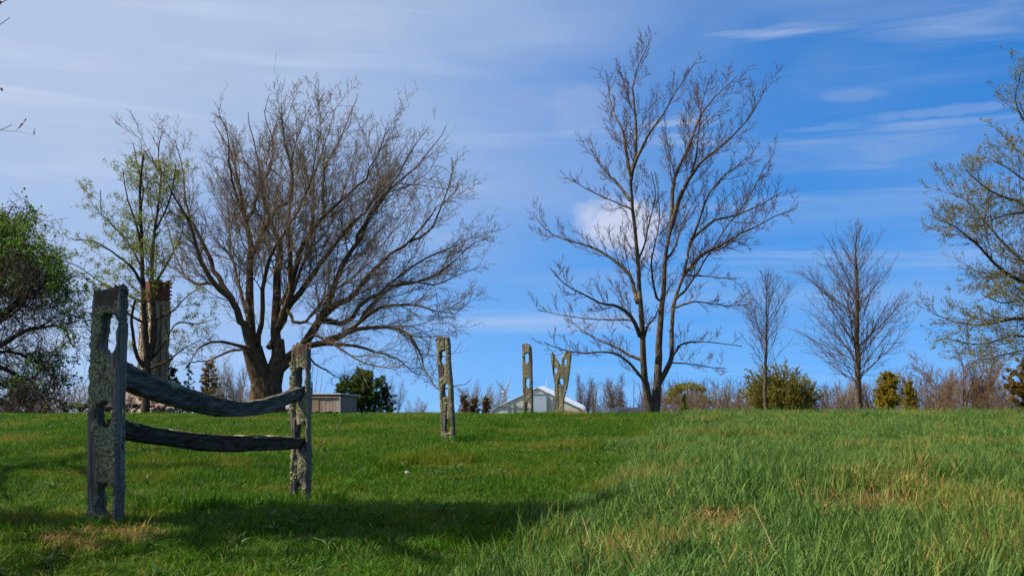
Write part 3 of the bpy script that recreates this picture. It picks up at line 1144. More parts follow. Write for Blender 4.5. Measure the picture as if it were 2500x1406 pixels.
# ------------------------------------------------------------------ trees
def make_tree(name, label, cat, org, trunk_g, crown_g, bark, twig, leaf=None, leafmat=None, group=None, kind_leaf='leaves'):
    """an Empty at the foot; trunk, crown and leaves are its parts"""
    o = empty(name, org)
    tag(o, label, cat, group)
    V, Q = tubes_np(to_local(trunk_g, org), sides)
    meshobj('trunk', V, [Q], bark, o)
    if crown_g:
        V, Q = tubes_np(to_local(crown_g, org), sides)
        meshobj('crown', V, [Q], twig, o)
    if leaf is not None:
        LV, LT, rn = leaf
        meshobj(kind_leaf, LV - np.array(org), [LT], leafmat, o, True, {'rnd': rn})
    return o


BARK_BIG = bark_mat('old_maple_bark', (0.042, 0.026, 0.014), (0.145, 0.096, 0.057), (0.21, 0.19, 0.10), 0.35)
TWIG_BIG = bark_mat('maple_twigs', (0.110, 0.080, 0.052), (0.255, 0.195, 0.132), (0.30, 0.25, 0.16), 0.3)
BARK_MID = bark_mat('grey_bark', (0.036, 0.026, 0.018), (0.125, 0.095, 0.066), (0.22, 0.20, 0.11), 0.5)
TWIG_MID = bark_mat('reddish_twigs', (0.078, 0.046, 0.030), (0.175, 0.114, 0.076))
BARK_DK = bark_mat('dark_bark', (0.025, 0.019, 0.014), (0.085, 0.064, 0.046), (0.14, 0.13, 0.06), 0.4)
TWIG_DK = bark_mat('dark_twigs', (0.030, 0.022, 0.016), (0.085, 0.064, 0.046))
TWIG_PALE = bark_mat('pale_twigs', (0.16, 0.135, 0.115), (0.30, 0.255, 0.215))
TWIG_RED = bark_mat('budding_twigs', (0.110, 0.064, 0.036), (0.225, 0.145, 0.085))
LEAF_LIME = leaf_mat('lime_leaves', (0.15, 0.19, 0.018), (0.30, 0.30, 0.05))
LEAF_GREEN = leaf_mat('fresh_leaves', (0.040, 0.105, 0.010), (0.145, 0.235, 0.020))
LEAF_OLIVE = leaf_mat('olive_leaves', (0.115, 0.125, 0.028), (0.25, 0.225, 0.065))
LEAF_BUD = leaf_mat('red_buds', (0.075, 0.030, 0.022), (0.150, 0.070, 0.040))
NEEDLE_DK = leaf_mat('spruce_needles', (0.012, 0.034, 0.014), (0.035, 0.062, 0.026), 0.12)
NEEDLE_GR = leaf_mat('pine_needles', (0.028, 0.070, 0.006), (0.110, 0.155, 0.014), 0.25)
NEEDLE_GOLD = leaf_mat('juniper_needles', (0.20, 0.15, 0.010), (0.46, 0.33, 0.04), 0.5)
NEEDLE_BRN = leaf_mat('bronzed_needles', (0.11, 0.072, 0.014), (0.27, 0.165, 0.036), 0.35)
NEEDLE_RUST = leaf_mat('rusty_needles', (0.10, 0.058, 0.018), (0.22, 0.13, 0.045), 0.25)
LEAF_WILLOW = leaf_mat('willow_sprays', (0.105, 0.098, 0.010), (0.235, 0.195, 0.026), 0.35)


def big_tree():
    r = np.random.default_rng(101)
    Y = 38.0
    k = Y / F
    org = P(655, 1006, Y)
    org[2] = float(gz(org[0], Y))
    OUT_C[0] = P(690, 640, Y)
    LB = []

    def add(pxs, d0, d1, w0, w1, n=18, seed=0):
        LB.append(limb(pxs, Y, d0, d1, w0 * 0.68 * k / 2, w1 * 0.32 * k / 2, n, seed=seed + len(LB)))
    # trunk and two stems
    trunk = [limb([(655, 1022), (652, 1000), (650, 972), (650, 945), (648, 920)], Y, 0, 0, 50 * k, 36 * k, 14, seed=1, wob=0.0),
             limb([(652, 975), (640, 930), (627, 890), (616, 850)], Y, 0, -0.3, 31 * k, 24 * k, 12, seed=2, wob=0.0),
             limb([(654, 970), (666, 925), (676, 890), (680, 868), (678, 830)], Y, 0, 0.3, 29 * k, 16 * k, 12, seed=3, wob=0.0)]
    add([(618, 860), (600, 800), (589, 783), (568, 735), (532, 700), (502, 652), (478, 592), (460, 538), (430, 490), (407, 443), (371, 383), (341, 341)], -.3, -2.5, 36, 4)
    add([(568, 735), (540, 690), (514, 640), (484, 568), (460, 520), (449, 449), (437, 377), (419, 317)], -.6, 0.8, 24, 4)
    add([(618, 860), (607, 777), (610, 688), (610, 598), (592, 514), (580, 437), (565, 377), (532, 317), (508, 281)], 0, 2.0, 40, 4)
    add([(610, 640), (628, 598), (658, 532), (691, 502), (714, 485), (714, 419), (717, 359), (747, 287), (765, 228)], .5, -2.0, 24, 4)
    add([(598, 545), (616, 514), (628, 473), (661, 407), (664, 347), (646, 270), (664, 216)], 1., 3.5, 20, 4)
    add([(594, 520), (575, 470), (560, 400), (555, 330), (530, 270)], 1., -2.5, 14, 4)
    add([(678, 860), (676, 777), (679, 688), (682, 610), (670, 562), (652, 514), (640, 450), (625, 370), (610, 300), (600, 245)], .3, 3.0, 40, 4)
    add([(680, 800), (706, 718), (706, 598), (706, 514), (711, 419), (688, 300), (690, 230)], .2, -2.2, 28, 4)
    add([(678, 800), (700, 753), (741, 706), (771, 658), (813, 598), (855, 550), (897, 514), (921, 467), (927, 419), (897, 350), (905, 270)], .3, 1.5, 30, 4)
    add([(690, 745), (717, 676), (729, 622), (759, 568), (795, 520), (837, 485), (885, 449), (909, 407), (938, 341), (960, 270)], .4, -2.5, 28, 4)
    add([(790, 525), (789, 461), (795, 407), (825, 347), (867, 252), (875, 222)], -.5, 1.5, 16, 4)
    add([(760, 568), (765, 500), (770, 420), (800, 330), (820, 250)], 0, 3.5, 16, 4)
    add([(660, 920), (706, 879), (747, 831), (783, 777), (807, 730), (837, 658), (867, 598), (903, 520), (950, 467), (986, 431), (1034, 389), (1082, 323), (1092, 290)], 0, 2.6, 42, 4, 22)
    add([(783, 777), (820, 745), (855, 730), (897, 676), (945, 628), (998, 592), (1046, 532), (1082, 491), (1118, 461)], .5, -2.5, 28, 4)
    add([(783, 777), (815, 790), (849, 783), (885, 741), (938, 706), (998, 658), (1058, 622), (1130, 592), (1195, 550)], .5, 1.5, 26, 4)
    add([(867, 600), (880, 560), (925, 500), (975, 420), (1010, 360), (1060, 290)], 1., -1.0, 16, 4)
    add([(700, 872), (747, 843), (819, 831), (867, 795), (915, 753), (986, 744), (1046, 753), (1106, 765), (1165, 718)], 0, -3.0, 28, 4)
    add([(790, 838), (819, 822), (897, 801), (968, 801), (1004, 825), (1028, 867), (1040, 909), (1070, 945), (1130, 939), (1165, 915)], -.5, -4.5, 20, 4, 22)
    add([(745, 845), (777, 840), (855, 843), (927, 861), (974, 879), (1010, 909), (1050, 918)], -.3, 1.5, 18, 4)
    add([(880, 785), (915, 736), (986, 688), (1064, 694), (1120, 672), (1190, 640)], .3, 3.0, 16, 4)
    add([(950, 700), (1010, 690), (1080, 660), (1150, 600), (1205, 575)], 1., -2.0, 13, 4)
    add([(620, 858), (592, 846), (532, 834), (496, 843), (473, 867), (468, 885)], -.3, -3.0, 17, 5)
    add([(612, 856), (568, 855), (508, 879), (467, 885), (413, 897)], -.3, 2.0, 14, 4)
    add([(740, 840), (771, 819), (825, 849), (885, 885), (945, 897), (975, 890)], -1., -5.0, 13, 4)
    add([(750, 850), (765, 885), (800, 905), (825, 921), (870, 905)], 0, 1.5, 10, 4)
    add([(520, 690), (470, 690), (440, 650), (410, 560), (385, 470), (370, 400)], -1., 2.5, 12, 4)
    add([(700, 755), (725, 790), (760, 770), (800, 720), (850, 690), (900, 640), (960, 560), (1020, 480)], 0, -4.0, 14, 4)
    add([(655, 850), (690, 790), (720, 700), (755, 610), (800, 560), (850, 440), (870, 340)], 0., 5.5, 22, 4)
    add([(630, 850), (640, 760), (655, 640), (700, 560), (745, 480), (770, 380), (790, 280)], 0., -5.5, 22, 4)
    add([(612, 800), (585, 700), (560, 600), (560, 520), (520, 420)], 0., 5.0, 18, 4)
    add([(1000, 592), (1050, 560), (1090, 470), (1105, 420), (1118, 370)], -1, -2, 10, 3)
    L0 = joinL(LB)
    EL = [(P(770, 640, Y), 490 * k, 448 * k, 345 * k), (P(425, 440, Y), 200 * k, 190 * k, 230 * k), (P(1070, 850, Y), 130 * k, 130 * k, 130 * k)]
    LB[:] = [(g[0][:, :-1], g[1][:, :-1]) for g in LB]
    L1 = prune(spawn(L0, 3.8, 0.20, 0.99, (20, 50), 0.36, 8, 0.09, 0.12, 0.55, r, 0.5, 3.2, 0.25, 0.009, out=0.10, rmin=0.009), EL, r)
    L1b = spawn(L0, 1.4, 0.08, 0.9, (40, 80), 0.14, 6, 0.10, 0.20, 0.35, r, 0.3, 1.4, 0.3, 0.012, rmin=0.008)
    L2 = prune(spawn(L1, 7.0, 0.12, 0.99, (20, 52), 0.42, 4, 0.06, 0.19, 0.6, r, 0.25, 1.3, 0.45, 0.011, out=0.05, rmin=0.008), EL, r)
    L3 = prune(spawn(L2 + L1b, 10.0, 0.15, 1.0, (25, 60), 0.48, 3, 0.05, 0.22, 0.65, r, 0.16, 0.6, 0.6, 0.015, rmin=0.0066), EL, r)
    L4 = []
    bp, bd = along(L3, 5000, r, 0.7, 1.0)
    buds = leaves_np(bp, 0.04, r, dirs=bd)
    make_tree('bare_tree', 'great bare maple with wide fan of limbs behind the sagging rail', 'tree', org, trunk + LB, L1 + L1b + L2 + L3 + L4, BARK_BIG, TWIG_BIG, buds, LEAF_BUD, kind_leaf='buds')


def mid_tree():
    r = np.random.default_rng(202)
    Y = 30.0
    k = Y / F
    org = P(1594, 1002, Y)
    org[2] = float(gz(org[0], Y))
    OUT_C[0] = P(1600, 640, Y)
    LB = []

    def add(pxs, d0, d1, w0, w1, n=16):
        LB.append(limb(pxs, Y, d0, d1, w0 * k / 2, w1 * k / 2, n, seed=50 + len(LB), wob=0.012))
    trunk = [limb([(1590, 1015), (1586, 990), (1577, 945), (1571, 900), (1568, 811), (1561, 709), (1554, 606), (1544, 504), (1538, 425)], Y, 0, -0.8, 12.5 * k, 3.6 * k, 30, seed=5, wob=0.004),
             limb([(1598, 1015), (1601, 985), (1604, 938), (1607, 880), (1610, 816), (1615, 752), (1620, 704), (1623, 640), (1630, 592), (1638, 559), (1657, 486)], Y, 0, 0.7, 13 * k, 3.6 * k, 30, seed=6, wob=0.004),
             limb([(1604, 945), (1620, 915), (1639, 874), (1639, 832), (1642, 768), (1649, 726), (1665, 682), (1678, 630), (1684, 592)], Y, 0.1, 1.6, 8 * k, 3.2 * k, 24, seed=7, wob=0.004)]
    # left stem
    add([(1540, 440), (1550, 379), (1552, 290), (1546, 214), (1561, 156), (1592, 93)], -.8, 0.3, 11, 2)
    add([(1540, 430), (1555, 386), (1584, 329), (1619, 279), (1646, 233), (1696, 152)], -.8, -2.0, 10, 2)
    add([(1538, 425), (1527, 367), (1521, 321), (1500, 280), (1492, 252), (1480, 187)], -.8, 0.5, 10, 2)
    add([(1538, 490), (1510, 450), (1484, 425), (1454, 387), (1427, 337)], -.7, 1.2, 9, 2)
    add([(1542, 512), (1530, 506), (1484, 486), (1434, 463), (1396, 440)], -.7, -2.2, 6, 2)
    add([(1557, 740), (1550, 714), (1534, 666), (1492, 630), (1434, 598), (1380, 586), (1332, 560), (1310, 530)], -.4, 1.5, 12, 2)
    add([(1562, 820), (1556, 803), (1537, 768), (1505, 746), (1470, 742), (1428, 720), (1380, 694), (1354, 669)], -.3, -2.4, 13, 2)
    add([(1550, 785), (1540, 781), (1492, 781), (1444, 778), (1380, 771), (1312, 757)], -.3, 0.8, 7, 2)
    add([(1570, 880), (1537, 867), (1505, 848), (1460, 829), (1422, 806), (1390, 780)], 0, 1.8, 9, 2)
    add([(1573, 925), (1566, 922), (1537, 886), (1505, 864), (1466, 859), (1412, 861), (1364, 851), (1329, 835)], 0, -1.5, 10, 2)
    add([(1568, 845), (1580, 800), (1598, 775), (1620, 730), (1640, 690)], 0, -2.5, 8, 2)
    add([(1556, 640), (1575, 590), (1585, 540), (1600, 480), (1590, 420)], -.5, -2.4, 7, 2)
    # centre stem
    add([(1638, 559), (1657, 486), (1684, 436), (1715, 394), (1753, 363), (1799, 321), (1838, 275), (1869, 214)], .6, -1.6, 13, 2)
    add([(1640, 545), (1642, 463), (1653, 417), (1684, 352), (1703, 298), (1726, 260), (1761, 221), (1799, 187)], .6, 2.2, 12, 2)
    add([(1684, 436), (1700, 380), (1705, 320), (1715, 250), (1730, 200)], .3, 0.8, 7, 2)
    add([(1620, 720), (1606, 733), (1594, 688), (1590, 640), (1600, 590), (1610, 540), (1605, 470)], .3, -1.8, 8, 2)
    add([(1624, 640), (1650, 600), (1660, 560), (1690, 500), (1730, 440)], .4, 2.6, 8, 2)
    # right stem
    add([(1684, 600), (1707, 540), (1726, 483), (1761, 436), (1799, 406), (1840, 372)], 1.5, 0, 9, 2)
    add([(1671, 668), (1716, 621), (1754, 602), (1799, 576), (1844, 554), (1892, 528), (1940, 511)], 1.4, 2.8, 11, 2)
    add([(1690, 585), (1742, 540), (1799, 525), (1857, 500), (1910, 470)], 1.5, -1.2, 8, 2)
    add([(1671, 672), (1732, 675), (1799, 682)], 1.2, -0.5, 6, 2)
    add([(1646, 752), (1700, 736), (1764, 746), (1825, 744)], 1., 2.6, 7, 2)
    add([(1640, 870), (1646, 864), (1662, 842), (1694, 834), (1732, 835), (1812, 845)], .8, 0.0, 9, 2)
    add([(1638, 885), (1684, 888), (1732, 896), (1775, 900)], .6, 2.0, 5, 2)
    add([(1650, 730), (1680, 700), (1720, 640), (1770, 560), (1830, 480), (1870, 400)], .8, -2.8, 8, 2)
    L0 = joinL(LB)
    L1 = spawn(L0 + [(trunk[0][0][:, 16:], trunk[0][1][:, 16:]), (trunk[1][0][:, 16:], trunk[1][1][:, 16:])], 4.6, 0.12, 0.98, (25, 52), 0.30, 7, 0.12, 0.07, 0.5, r, 0.4, 2.2, 0.3, 0.010, out=0.08, rmin=0.007)
    L2 = spawn(L1, 9.0, 0.12, 0.98, (22, 48), 0.45, 5, 0.11, 0.08, 0.6, r, 0.25, 1.1, 0.45, 0.012, rmin=0.0065)
    L3 = spawn(L2, 15.0, 0.15, 1.0, (20, 48), 0.45, 3, 0.12, 0.10, 0.6, r, 0.12, 0.4, 0.6, 0.016, rmin=0.0050)
    bp, bd = along(L3 + L2, 16000, r, 0.3, 1.0)
    buds = leaves_np(bp, 0.034, r, dirs=bd)
    make_tree('budding_tree', 'tall twin stemmed budding tree standing alone on the crest', 'tree', org, trunk + LB, L1 + L2 + L3, BARK_MID, TWIG_MID, buds, LEAF_BUD, kind_leaf='buds')


def leader_tree(name, label, px, base_py, top_py, Y, halfw, r, crown_from=0.22, n1=70, ang=(35, 55), up=0.05, w0=9, bark=None, twig=None, prof=None, lean=0.0, group=None, wob=0.06):
    """single straight leader with ascending side branches (conical crown)"""
    org = P(px, base_py, Y)
    org[2] = float(gz(org[0], Y)) - 0.05
    top = P(px + lean, top_py, Y)
    H = top[2] - org[2]
    k = Y / F
    n = 20
    f = np.linspace(0, 1, n)
    tr = org[None] + f[:, None] * (top - org)[None]
    tr[:, :2] += r.normal(size=(n, 2)) * 0.018
    rad = (w0 * k / 2) * (1 - f) ** 0.9 + 0.006
    rad[0] *= 1.35
    prof = prof or (lambda h: np.interp(h, [0, 0.25, 0.5, 0.8, 1], [0.75, 1.0, 0.74, 0.32, 0.05]))
    pts, rd = [], []
    for i in range(n1):
        h = crown_from + (1 - crown_from) * ((i + r.random()) / n1) ** 1.05
        hh = (h - crown_from) / (1 - crown_from)
        u = h * (n - 1)
        j = min(int(u), n - 2)
        p0 = tr[j] * (1 - (u - j)) + tr[j + 1] * (u - j)
        reach = halfw * k * float(prof(hh)) * r.uniform(0.72, 1.12)
        a = math.radians(r.uniform(*ang) * (1 - 0.35 * hh))
        az = r.uniform(0, 2 * PI)
        d = np.array([math.cos(az) * math.sin(a), math.sin(az) * math.sin(a), math.cos(a)])
        L = min(reach / max(math.sin(a), 0.3), (1 - h) * H * 0.9 + 0.25)
        ps = [p0]
        for s in range(7):
            d = d + r.normal(size=3) * wob
            d[2] += up
            d /= np.linalg.norm(d)
            ps.append(ps[-1] + d * L / 7)
        pts.append(ps)
        rd.append(np.linspace(max(min(0.33 * rad[j], L * 0.0075), 0.008), 0.006, 8))
    L1 = [(np.array(pts), np.array(rd))]
    L2 = spawn(L1, 5.5, 0.12, 0.98, (20, 45), 0.36, 5, up, 0.12, 0.55, r, 0.2, 1.0, 0.5, 0.010, rmin=0.0062)
    L3 = spawn(L2, 8.0, 0.2, 1.0, (20, 50), 0.45, 3, up, 0.12, 0.6, r, 0.1, 0.5, 0.6, 0.012, rmin=0.005)
    return make_tree(name, label, 'tree', org, [(tr[None], rad[None])], L1 + L2 + L3, bark or BARK_MID, twig or TWIG_MID, group=group)


big_tree()
mid_tree()
leader_tree('leader_tree', 'slender bare tree before the olive bush, shorter of the two slim trees', 1868, 1008, 668, 46, 96, np.random.default_rng(3), 0.26, 50, (28, 55), 0.035, 10,
            prof=lambda h: np.interp(h, [0, 0.3, 0.6, 0.85, 1], [0.55, 1.0, 0.85, 0.5, 0.08]), lean=4, group='slim bare trees beyond the field', wob=0.10)
leader_tree('leader_tree', 'taller cone shaped bare tree with straight trunk beyond the field', 2097, 1008, 545, 44, 160, np.random.default_rng(4), 0.14, 100, (42, 66), 0.035, 17,
            prof=lambda h: np.interp(h, [0, 0.12, 0.35, 0.7, 1], [1.0, 1.0, 0.85, 0.42, 0.04]), lean=-8, group='slim bare trees beyond the field', wob=0.05)


def right_tree():
    r = np.random.default_rng(303)
    Y = 24.0
    k = Y / F
    org = P(2700, 1010, Y)
    org[2] = float(gz(org[0], Y)) - 0.1
    OUT_C[0] = P(2700, 560, Y)
    LB = []

    def add(pxs, d0, d1, w0, w1, n=14):
        LB.append(limb(pxs, Y, d0, d1, w0 * k / 2, w1 * k / 2, n, seed=90 + len(LB), wob=0.012))
    trunk = [limb([(2700, 1030), (2700, 960), (2698, 800), (2695, 600), (2690, 400), (2680, 200), (2675, 20), (2670, -150)], Y, 0, 0, 26 * k, 4 * k, 26, seed=4, wob=0.004)]
    add([(2700, 780), (2600, 740), (2500, 690), (2440, 655), (2390, 600), (2340, 560), (2302, 540)], 0, -1.0, 18, 2)
    add([(2700, 840), (2580, 800), (2500, 775), (2420, 790), (2350, 790), (2275, 765)], 0, 0.8, 16, 2)
    add([(2700, 700), (2600, 600), (2500, 500), (2420, 470), (2360, 415)], 0, -0.8, 16, 2)
    add([(2698, 600), (2600, 520), (2500, 440), (2440, 400), (2400, 380)], 0, 1.2, 12, 2)
    add([(2695, 480), (2600, 400), (2520, 320), (2480, 250), (2492, 180)], 0, -0.5, 12, 2)
    add([(2700, 900), (2600, 860), (2500, 855), (2440, 870), (2390, 880)], 0, -0.6, 9, 2)
    add([(2700, 800), (2600, 700), (2500, 640), (2420, 560), (2370, 500), (2320, 470)], 0, 1.6, 12, 2)
    add([(2700, 870), (2600, 830), (2480, 820), (2400, 840), (2330, 830)], 0, -2.0, 10, 2)
    add([(2698, 660), (2600, 560), (2520, 520), (2440, 530), (2380, 560)], 0, -1.6, 11, 2)
    add([(2700, 760), (2600, 690), (2520, 660), (2450, 700), (2380, 690)], 0, 2.0, 11, 2)
    add([(2700, 820), (2600, 760), (2520, 730), (2450, 740), (2400, 720)], 0, -2.2, 10, 2)
    add([(2695, 540), (2620, 450), (2560, 400), (2500, 380), (2450, 330)], 0, 1.4, 10, 2)
    add([(2690, 420), (2620, 330), (2560, 270), (2510, 240)], 0, 1.2, 9, 2)
    add([(2700, 880), (2620, 800), (2540, 770), (2470, 830), (2420, 850)], 0, 1.4, 9, 2)
    for i in range(26):                                        # the rest of the crown, outside the picture
        h = r.uniform(0.15, 0.95)
        az = r.uniform(-1.9, 1.9)
        p0 = org + (P(2690, -150, Y) - org) * h
        rch = 4.0 * (1 - 0.65 * h) * r.uniform(0.7, 1.1)
        q = [p0 + np.array([math.cos(az) * rch * f, math.sin(az) * rch * f, rch * 0.5 * f ** 1.4]) for f in (0, 0.3, 0.65, 1)]
        c = catmull(q, 14)
        LB.append((c[None], np.linspace(0.06, 0.01, 14)[None]))
    L0 = joinL(LB)
    L1 = spawn(L0, 6.0, 0.15, 0.98, (25, 55), 0.36, 6, 0.05, 0.13, 0.5, r, 0.4, 1.7, 0.3, 0.010, rmin=0.006)
    L2 = spawn(L1, 11, 0.12, 0.98, (25, 55), 0.45, 4, 0.06, 0.16, 0.6, r, 0.2, 0.8, 0.5, 0.010, rmin=0.0045)
    bp, bd = clusters(L2, 66000, 3, r, 0.03, 0.2)
    lv = leaves_np(bp, 0.036, r, dirs=bd, long=1.3)
    make_tree('leafing_tree', 'large tree with small olive leaves at the right edge', 'tree', org, trunk + LB, L1 + L2, BARK_DK, TWIG_MID, lv, LEAF_OLIVE)


def lime_tree():
    r = np.random.default_rng(404)
    Y = 35.0
    k = Y / F
    org = P(356, 1008, Y)
    org[2] = float(gz(org[0], Y)) - 0.05
    OUT_C[0] = P(340, 600, Y)
    LB = []

    def add(pxs, d0, d1, w0, w1, n=14):
        LB.append(limb(pxs, Y, d0, d1, w0 * k / 2, w1 * k / 2, n, seed=130 + len(LB), wob=0.015))
    trunk = [limb([(356, 1020), (356, 990), (360, 930), (358, 860), (354, 780), (350, 700), (346, 620), (344, 540), (342, 460), (350, 380)], Y, 0, -.3, 12 * k, 3 * k, 28, seed=9, wob=0.004)]
    add([(358, 900), (335, 870), (325, 820), (322, 770), (330, 735)], 0, -1., 12, 6)                # broken stub limb
    add([(364, 880), (378, 800), (372, 730), (370, 640), (380, 540), (392, 450), (385, 380), (395, 320)], 0, 1.0, 18, 2)
    add([(350, 700), (320, 650), (280, 620), (230, 590), (175, 585)], -.2, -2.0, 9, 2)
    add([(348, 660), (318, 600), (285, 560), (250, 520), (245, 465)], -.2, 1.5, 8, 2)
    add([(346, 600), (330, 540), (310, 480), (300, 410)], -.2, -1.4, 7, 2)
    add([(344, 520), (350, 460), (335, 400), (325, 350)], -.2, 1.2, 6, 2)
    add([(352, 740), (310, 720), (250, 690), (190, 650), (165, 640)], -.2, 2.0, 8, 2)
    add([(356, 790), (300, 760), (240, 730), (200, 700)], -.2, -1.5, 7, 2)
    add([(372, 700), (410, 640), (440, 580), (450, 520)], .4, 1.8, 8, 2)
    add([(375, 780), (420, 760), (460, 720), (500, 700)], .4, -1.0, 7, 2)
    add([(366, 880), (400, 840), (430, 790), (480, 790), (520, 780)], .2, -1.2, 8, 2)
    add([(366, 900), (410, 880), (450, 850), (490, 830)], .2, 1.5, 7, 2)
    add([(380, 560), (410, 500), (425, 440), (430, 400)], .6, -1.2, 7, 2)
    L0 = joinL(LB)
    L1 = spawn(L0 + [(trunk[0][0][:, 12:], trunk[0][1][:, 12:])], 3.0, 0.15, 0.98, (25, 58), 0.36, 6, 0.07, 0.14, 0.5, r, 0.4, 1.9, 0.3, 0.011, rmin=0.008)
    L2 = spawn(L1, 7.0, 0.15, 0.98, (25, 55), 0.42, 4, 0.05, 0.16, 0.6, r, 0.2, 0.8, 0.5, 0.012, rmin=0.0065)
    L3 = spawn(L2, 8.0, 0.3, 1.0, (25, 55), 0.45, 3, 0.05, 0.16, 0.6, r, 0.12, 0.3, 0.6, 0.014, rmin=0.0055)
    L1, L2, L3 = [prune(g, [], r, zmax=P(340, 352, Y)[2]) for g in (L1, L2, L3)]
    bp, bd = clusters(prune(L3 + L2, [], r, zmax=P(340, 370, Y)[2]), 19000, 5, r, 0.05, 0.55)
    lv = leaves_np(bp, 0.060, r, dirs=bd)
    make_tree('young_leaf_tree', 'tree with sparse lime green new leaves beside the ruined chimney', 'tree', org, trunk + LB, L1 + L2 + L3, BARK_DK, TWIG_DK, lv, LEAF_LIME)


def vine_tree():
    """tangled, vine-hung tree at the left edge"""
    r = np.random.default_rng(505)
    Y = 27.0
    org = P(-70, 1012, Y)
    org[2] = float(gz(org[0], Y)) - 0.05
    k = Y / F
    LB = []

    def add(pxs, d0, d1, w0, w1, n=14):
        LB.append(limb(pxs, Y, d0, d1, w0 * k / 2, w1 * k / 2, n, seed=170 + len(LB), wob=0.03))
    trunk = [limb([(-70, 1020), (-72, 960), (-60, 880), (-40, 800), (-20, 700), (0, 600)], Y, 0, 0, 26 * k, 8 * k, 20, seed=9, wob=0.008)]
    add([(-40, 800), (0, 700), (40, 620), (60, 540), (75, 500)], 0, -1.0, 22, 3)
    add([(-45, 830), (20, 760), (90, 710), (140, 690), (170, 720)], 0, 0.8, 20, 3)
    add([(-55, 880), (20, 830), (90, 800), (150, 800), (180, 850)], 0, -1.4, 18, 3)
    add([(-60, 900), (10, 900), (70, 930), (100, 900), (130, 860)], 0, 1.2, 14, 3)
    add([(-65, 930), (0, 975), (60, 992), (90, 975), (110, 950)], 0, -2.0, 9, 3)
    add([(-30, 760), (10, 640), (10, 560), (30, 500)], 0, 1.4, 16, 3)
    add([(-50, 780), (-100, 660), (-80, 580), (-30, 520), (20, 530)], 0, 0.5, 18, 3)
    add([(-50, 800), (-150, 700), (-220, 600), (-240, 500)], 0, -1.5, 18, 3)
    add([(-60, 850), (-160, 820), (-240, 780)], 0, 1.5, 16, 3)
    add([(-60, 900), (0, 860), (60, 870), (110, 900), (140, 940)], 0, 0.3, 12, 3)
    add([(-60, 920), (-20, 930), (30, 950), (70, 960)], 0, 1.5, 10, 3)
    add([(-40, 800), (60, 720), (100, 660), (120, 640)], 0, 2.2, 12, 3)
    add([(-40, 800), (40, 760), (80, 680), (60, 600)], 0, -2.5, 12, 3)
    L0 = joinL(LB)
    L1 = prune(spawn(L0, 12.5, 0.12, 0.99, (25, 80), 0.45, 7, -0.03, 0.26, 0.45, r, 0.6, 2.2, 0.4, 0.010, rmin=0.009), [], r, zmax=P(60, 500, Y)[2])
    L2 = prune(spawn(L1, 8.5, 0.1, 0.99, (25, 80), 0.50, 6, -0.08, 0.30, 0.6, r, 0.4, 1.2, 0.6, 0.010, rmin=0.007), [], r, zmax=P(60, 500, Y)[2])
    L3 = prune(spawn(L2, 7.0, 0.2, 1.0, (25, 70), 0.5, 4, -0.14, 0.25, 0.6, r, 0.2, 0.6, 0.6, 0.012, rmin=0.0055), [], r, zmax=P(60, 500, Y)[2])
    bp, bd = clusters(L3 + L2, 42000, 5, r, 0.06, 0.3)
    zc = bp[:, 2] < P(60, 488, Y)[2]
    bp, bd = bp[zc], bd[zc]
    cl = fbm(bp * 0.9, 3, 2)
    keep = (cl + 0.022 * (bp[:, 2] - 3.0) > 0.525)
    bp, bd = bp[keep], bd[keep]
    lv = leaves_np(bp, 0.085, r, dirs=bd)
    make_tree('tangled_tree', 'dark vine tangled tree with bright green shoots at the left edge', 'tree', org, trunk + LB, L1 + L2 + L3, BARK_DK, TWIG_DK, lv, LEAF_GREEN)


def shade_tree(label, ox, oy, H, R, r, nleaf, z0=0.28, name='shade_tree', lsize=0.04):
    """tree just outside the left edge: its shadow falls across the near lawn"""
    org = np.array([ox, oy, float(gz(ox, oy)) - 0.05])
    f = np.linspace(0, 1, 18)
    tr = org[None] + np.stack([0.25 * np.sin(f * 3), 0.2 * np.sin(f * 2 + 1), f * H * 0.8], -1)
    rad = 0.20 * (1 - f) ** 0.8 + 0.02
    LB = []
    for i in range(16):
        h = z0 + (0.80 - z0) * (i + r.random()) / 16
        az = i * 2.4 + r.normal() * 0.3
        p0 = tr[min(int(h / 0.8 * 17), 16)]
        rch = R * math.sin(PI * (0.25 + 0.65 * (h - z0) / (1 - z0))) * r.uniform(0.85, 1.05)
        q = [p0 + np.array([math.cos(az) * rch * g, math.sin(az) * rch * g, rch * 0.55 * g ** 1.3]) for g in (0, 0.3, 0.65, 1)]
        LB.append((catmull(q, 12)[None], (0.004 + 0.066 * (1 - np.linspace(0, 1, 12)) ** 1.5)[None]))
    L0 = joinL(LB)
    L1 = spawn(L0, 2.6, 0.15, 0.98, (25, 55), 0.38, 6, 0.05, 0.14, 0.5, r, 0.4, 1.8, 0.3, 0.011)
    L2 = spawn(L1, 3.6, 0.15, 0.98, (25, 55), 0.42, 4, 0.05, 0.16, 0.6, r, 0.2, 0.7, 0.35, 0.011)
    bp, bd = along(L2, nleaf, r, 0.2, 1.0)
    lv = leaves_np(bp, lsize, r, dirs=bd)
    make_tree(name, label, 'tree', org, [(tr[None], rad[None])] + LB, L1 + L2, BARK_DK, TWIG_DK, lv, LEAF_BUD)


right_tree()
lime_tree()
vine_tree()
shade_tree('tree whose twig tips reach in at the upper left corner', -9.75, 11.0, 7.4, 3.9, np.random.default_rng(61), 4200)
shade_tree('unseen leafy tree outside the left edge dappling the nearest grass', -6.9, 4.0, 7.2, 2.8, np.random.default_rng(63), 6000, lsize=0.10)  # out of view; large leaves added to deepen its dappled shade

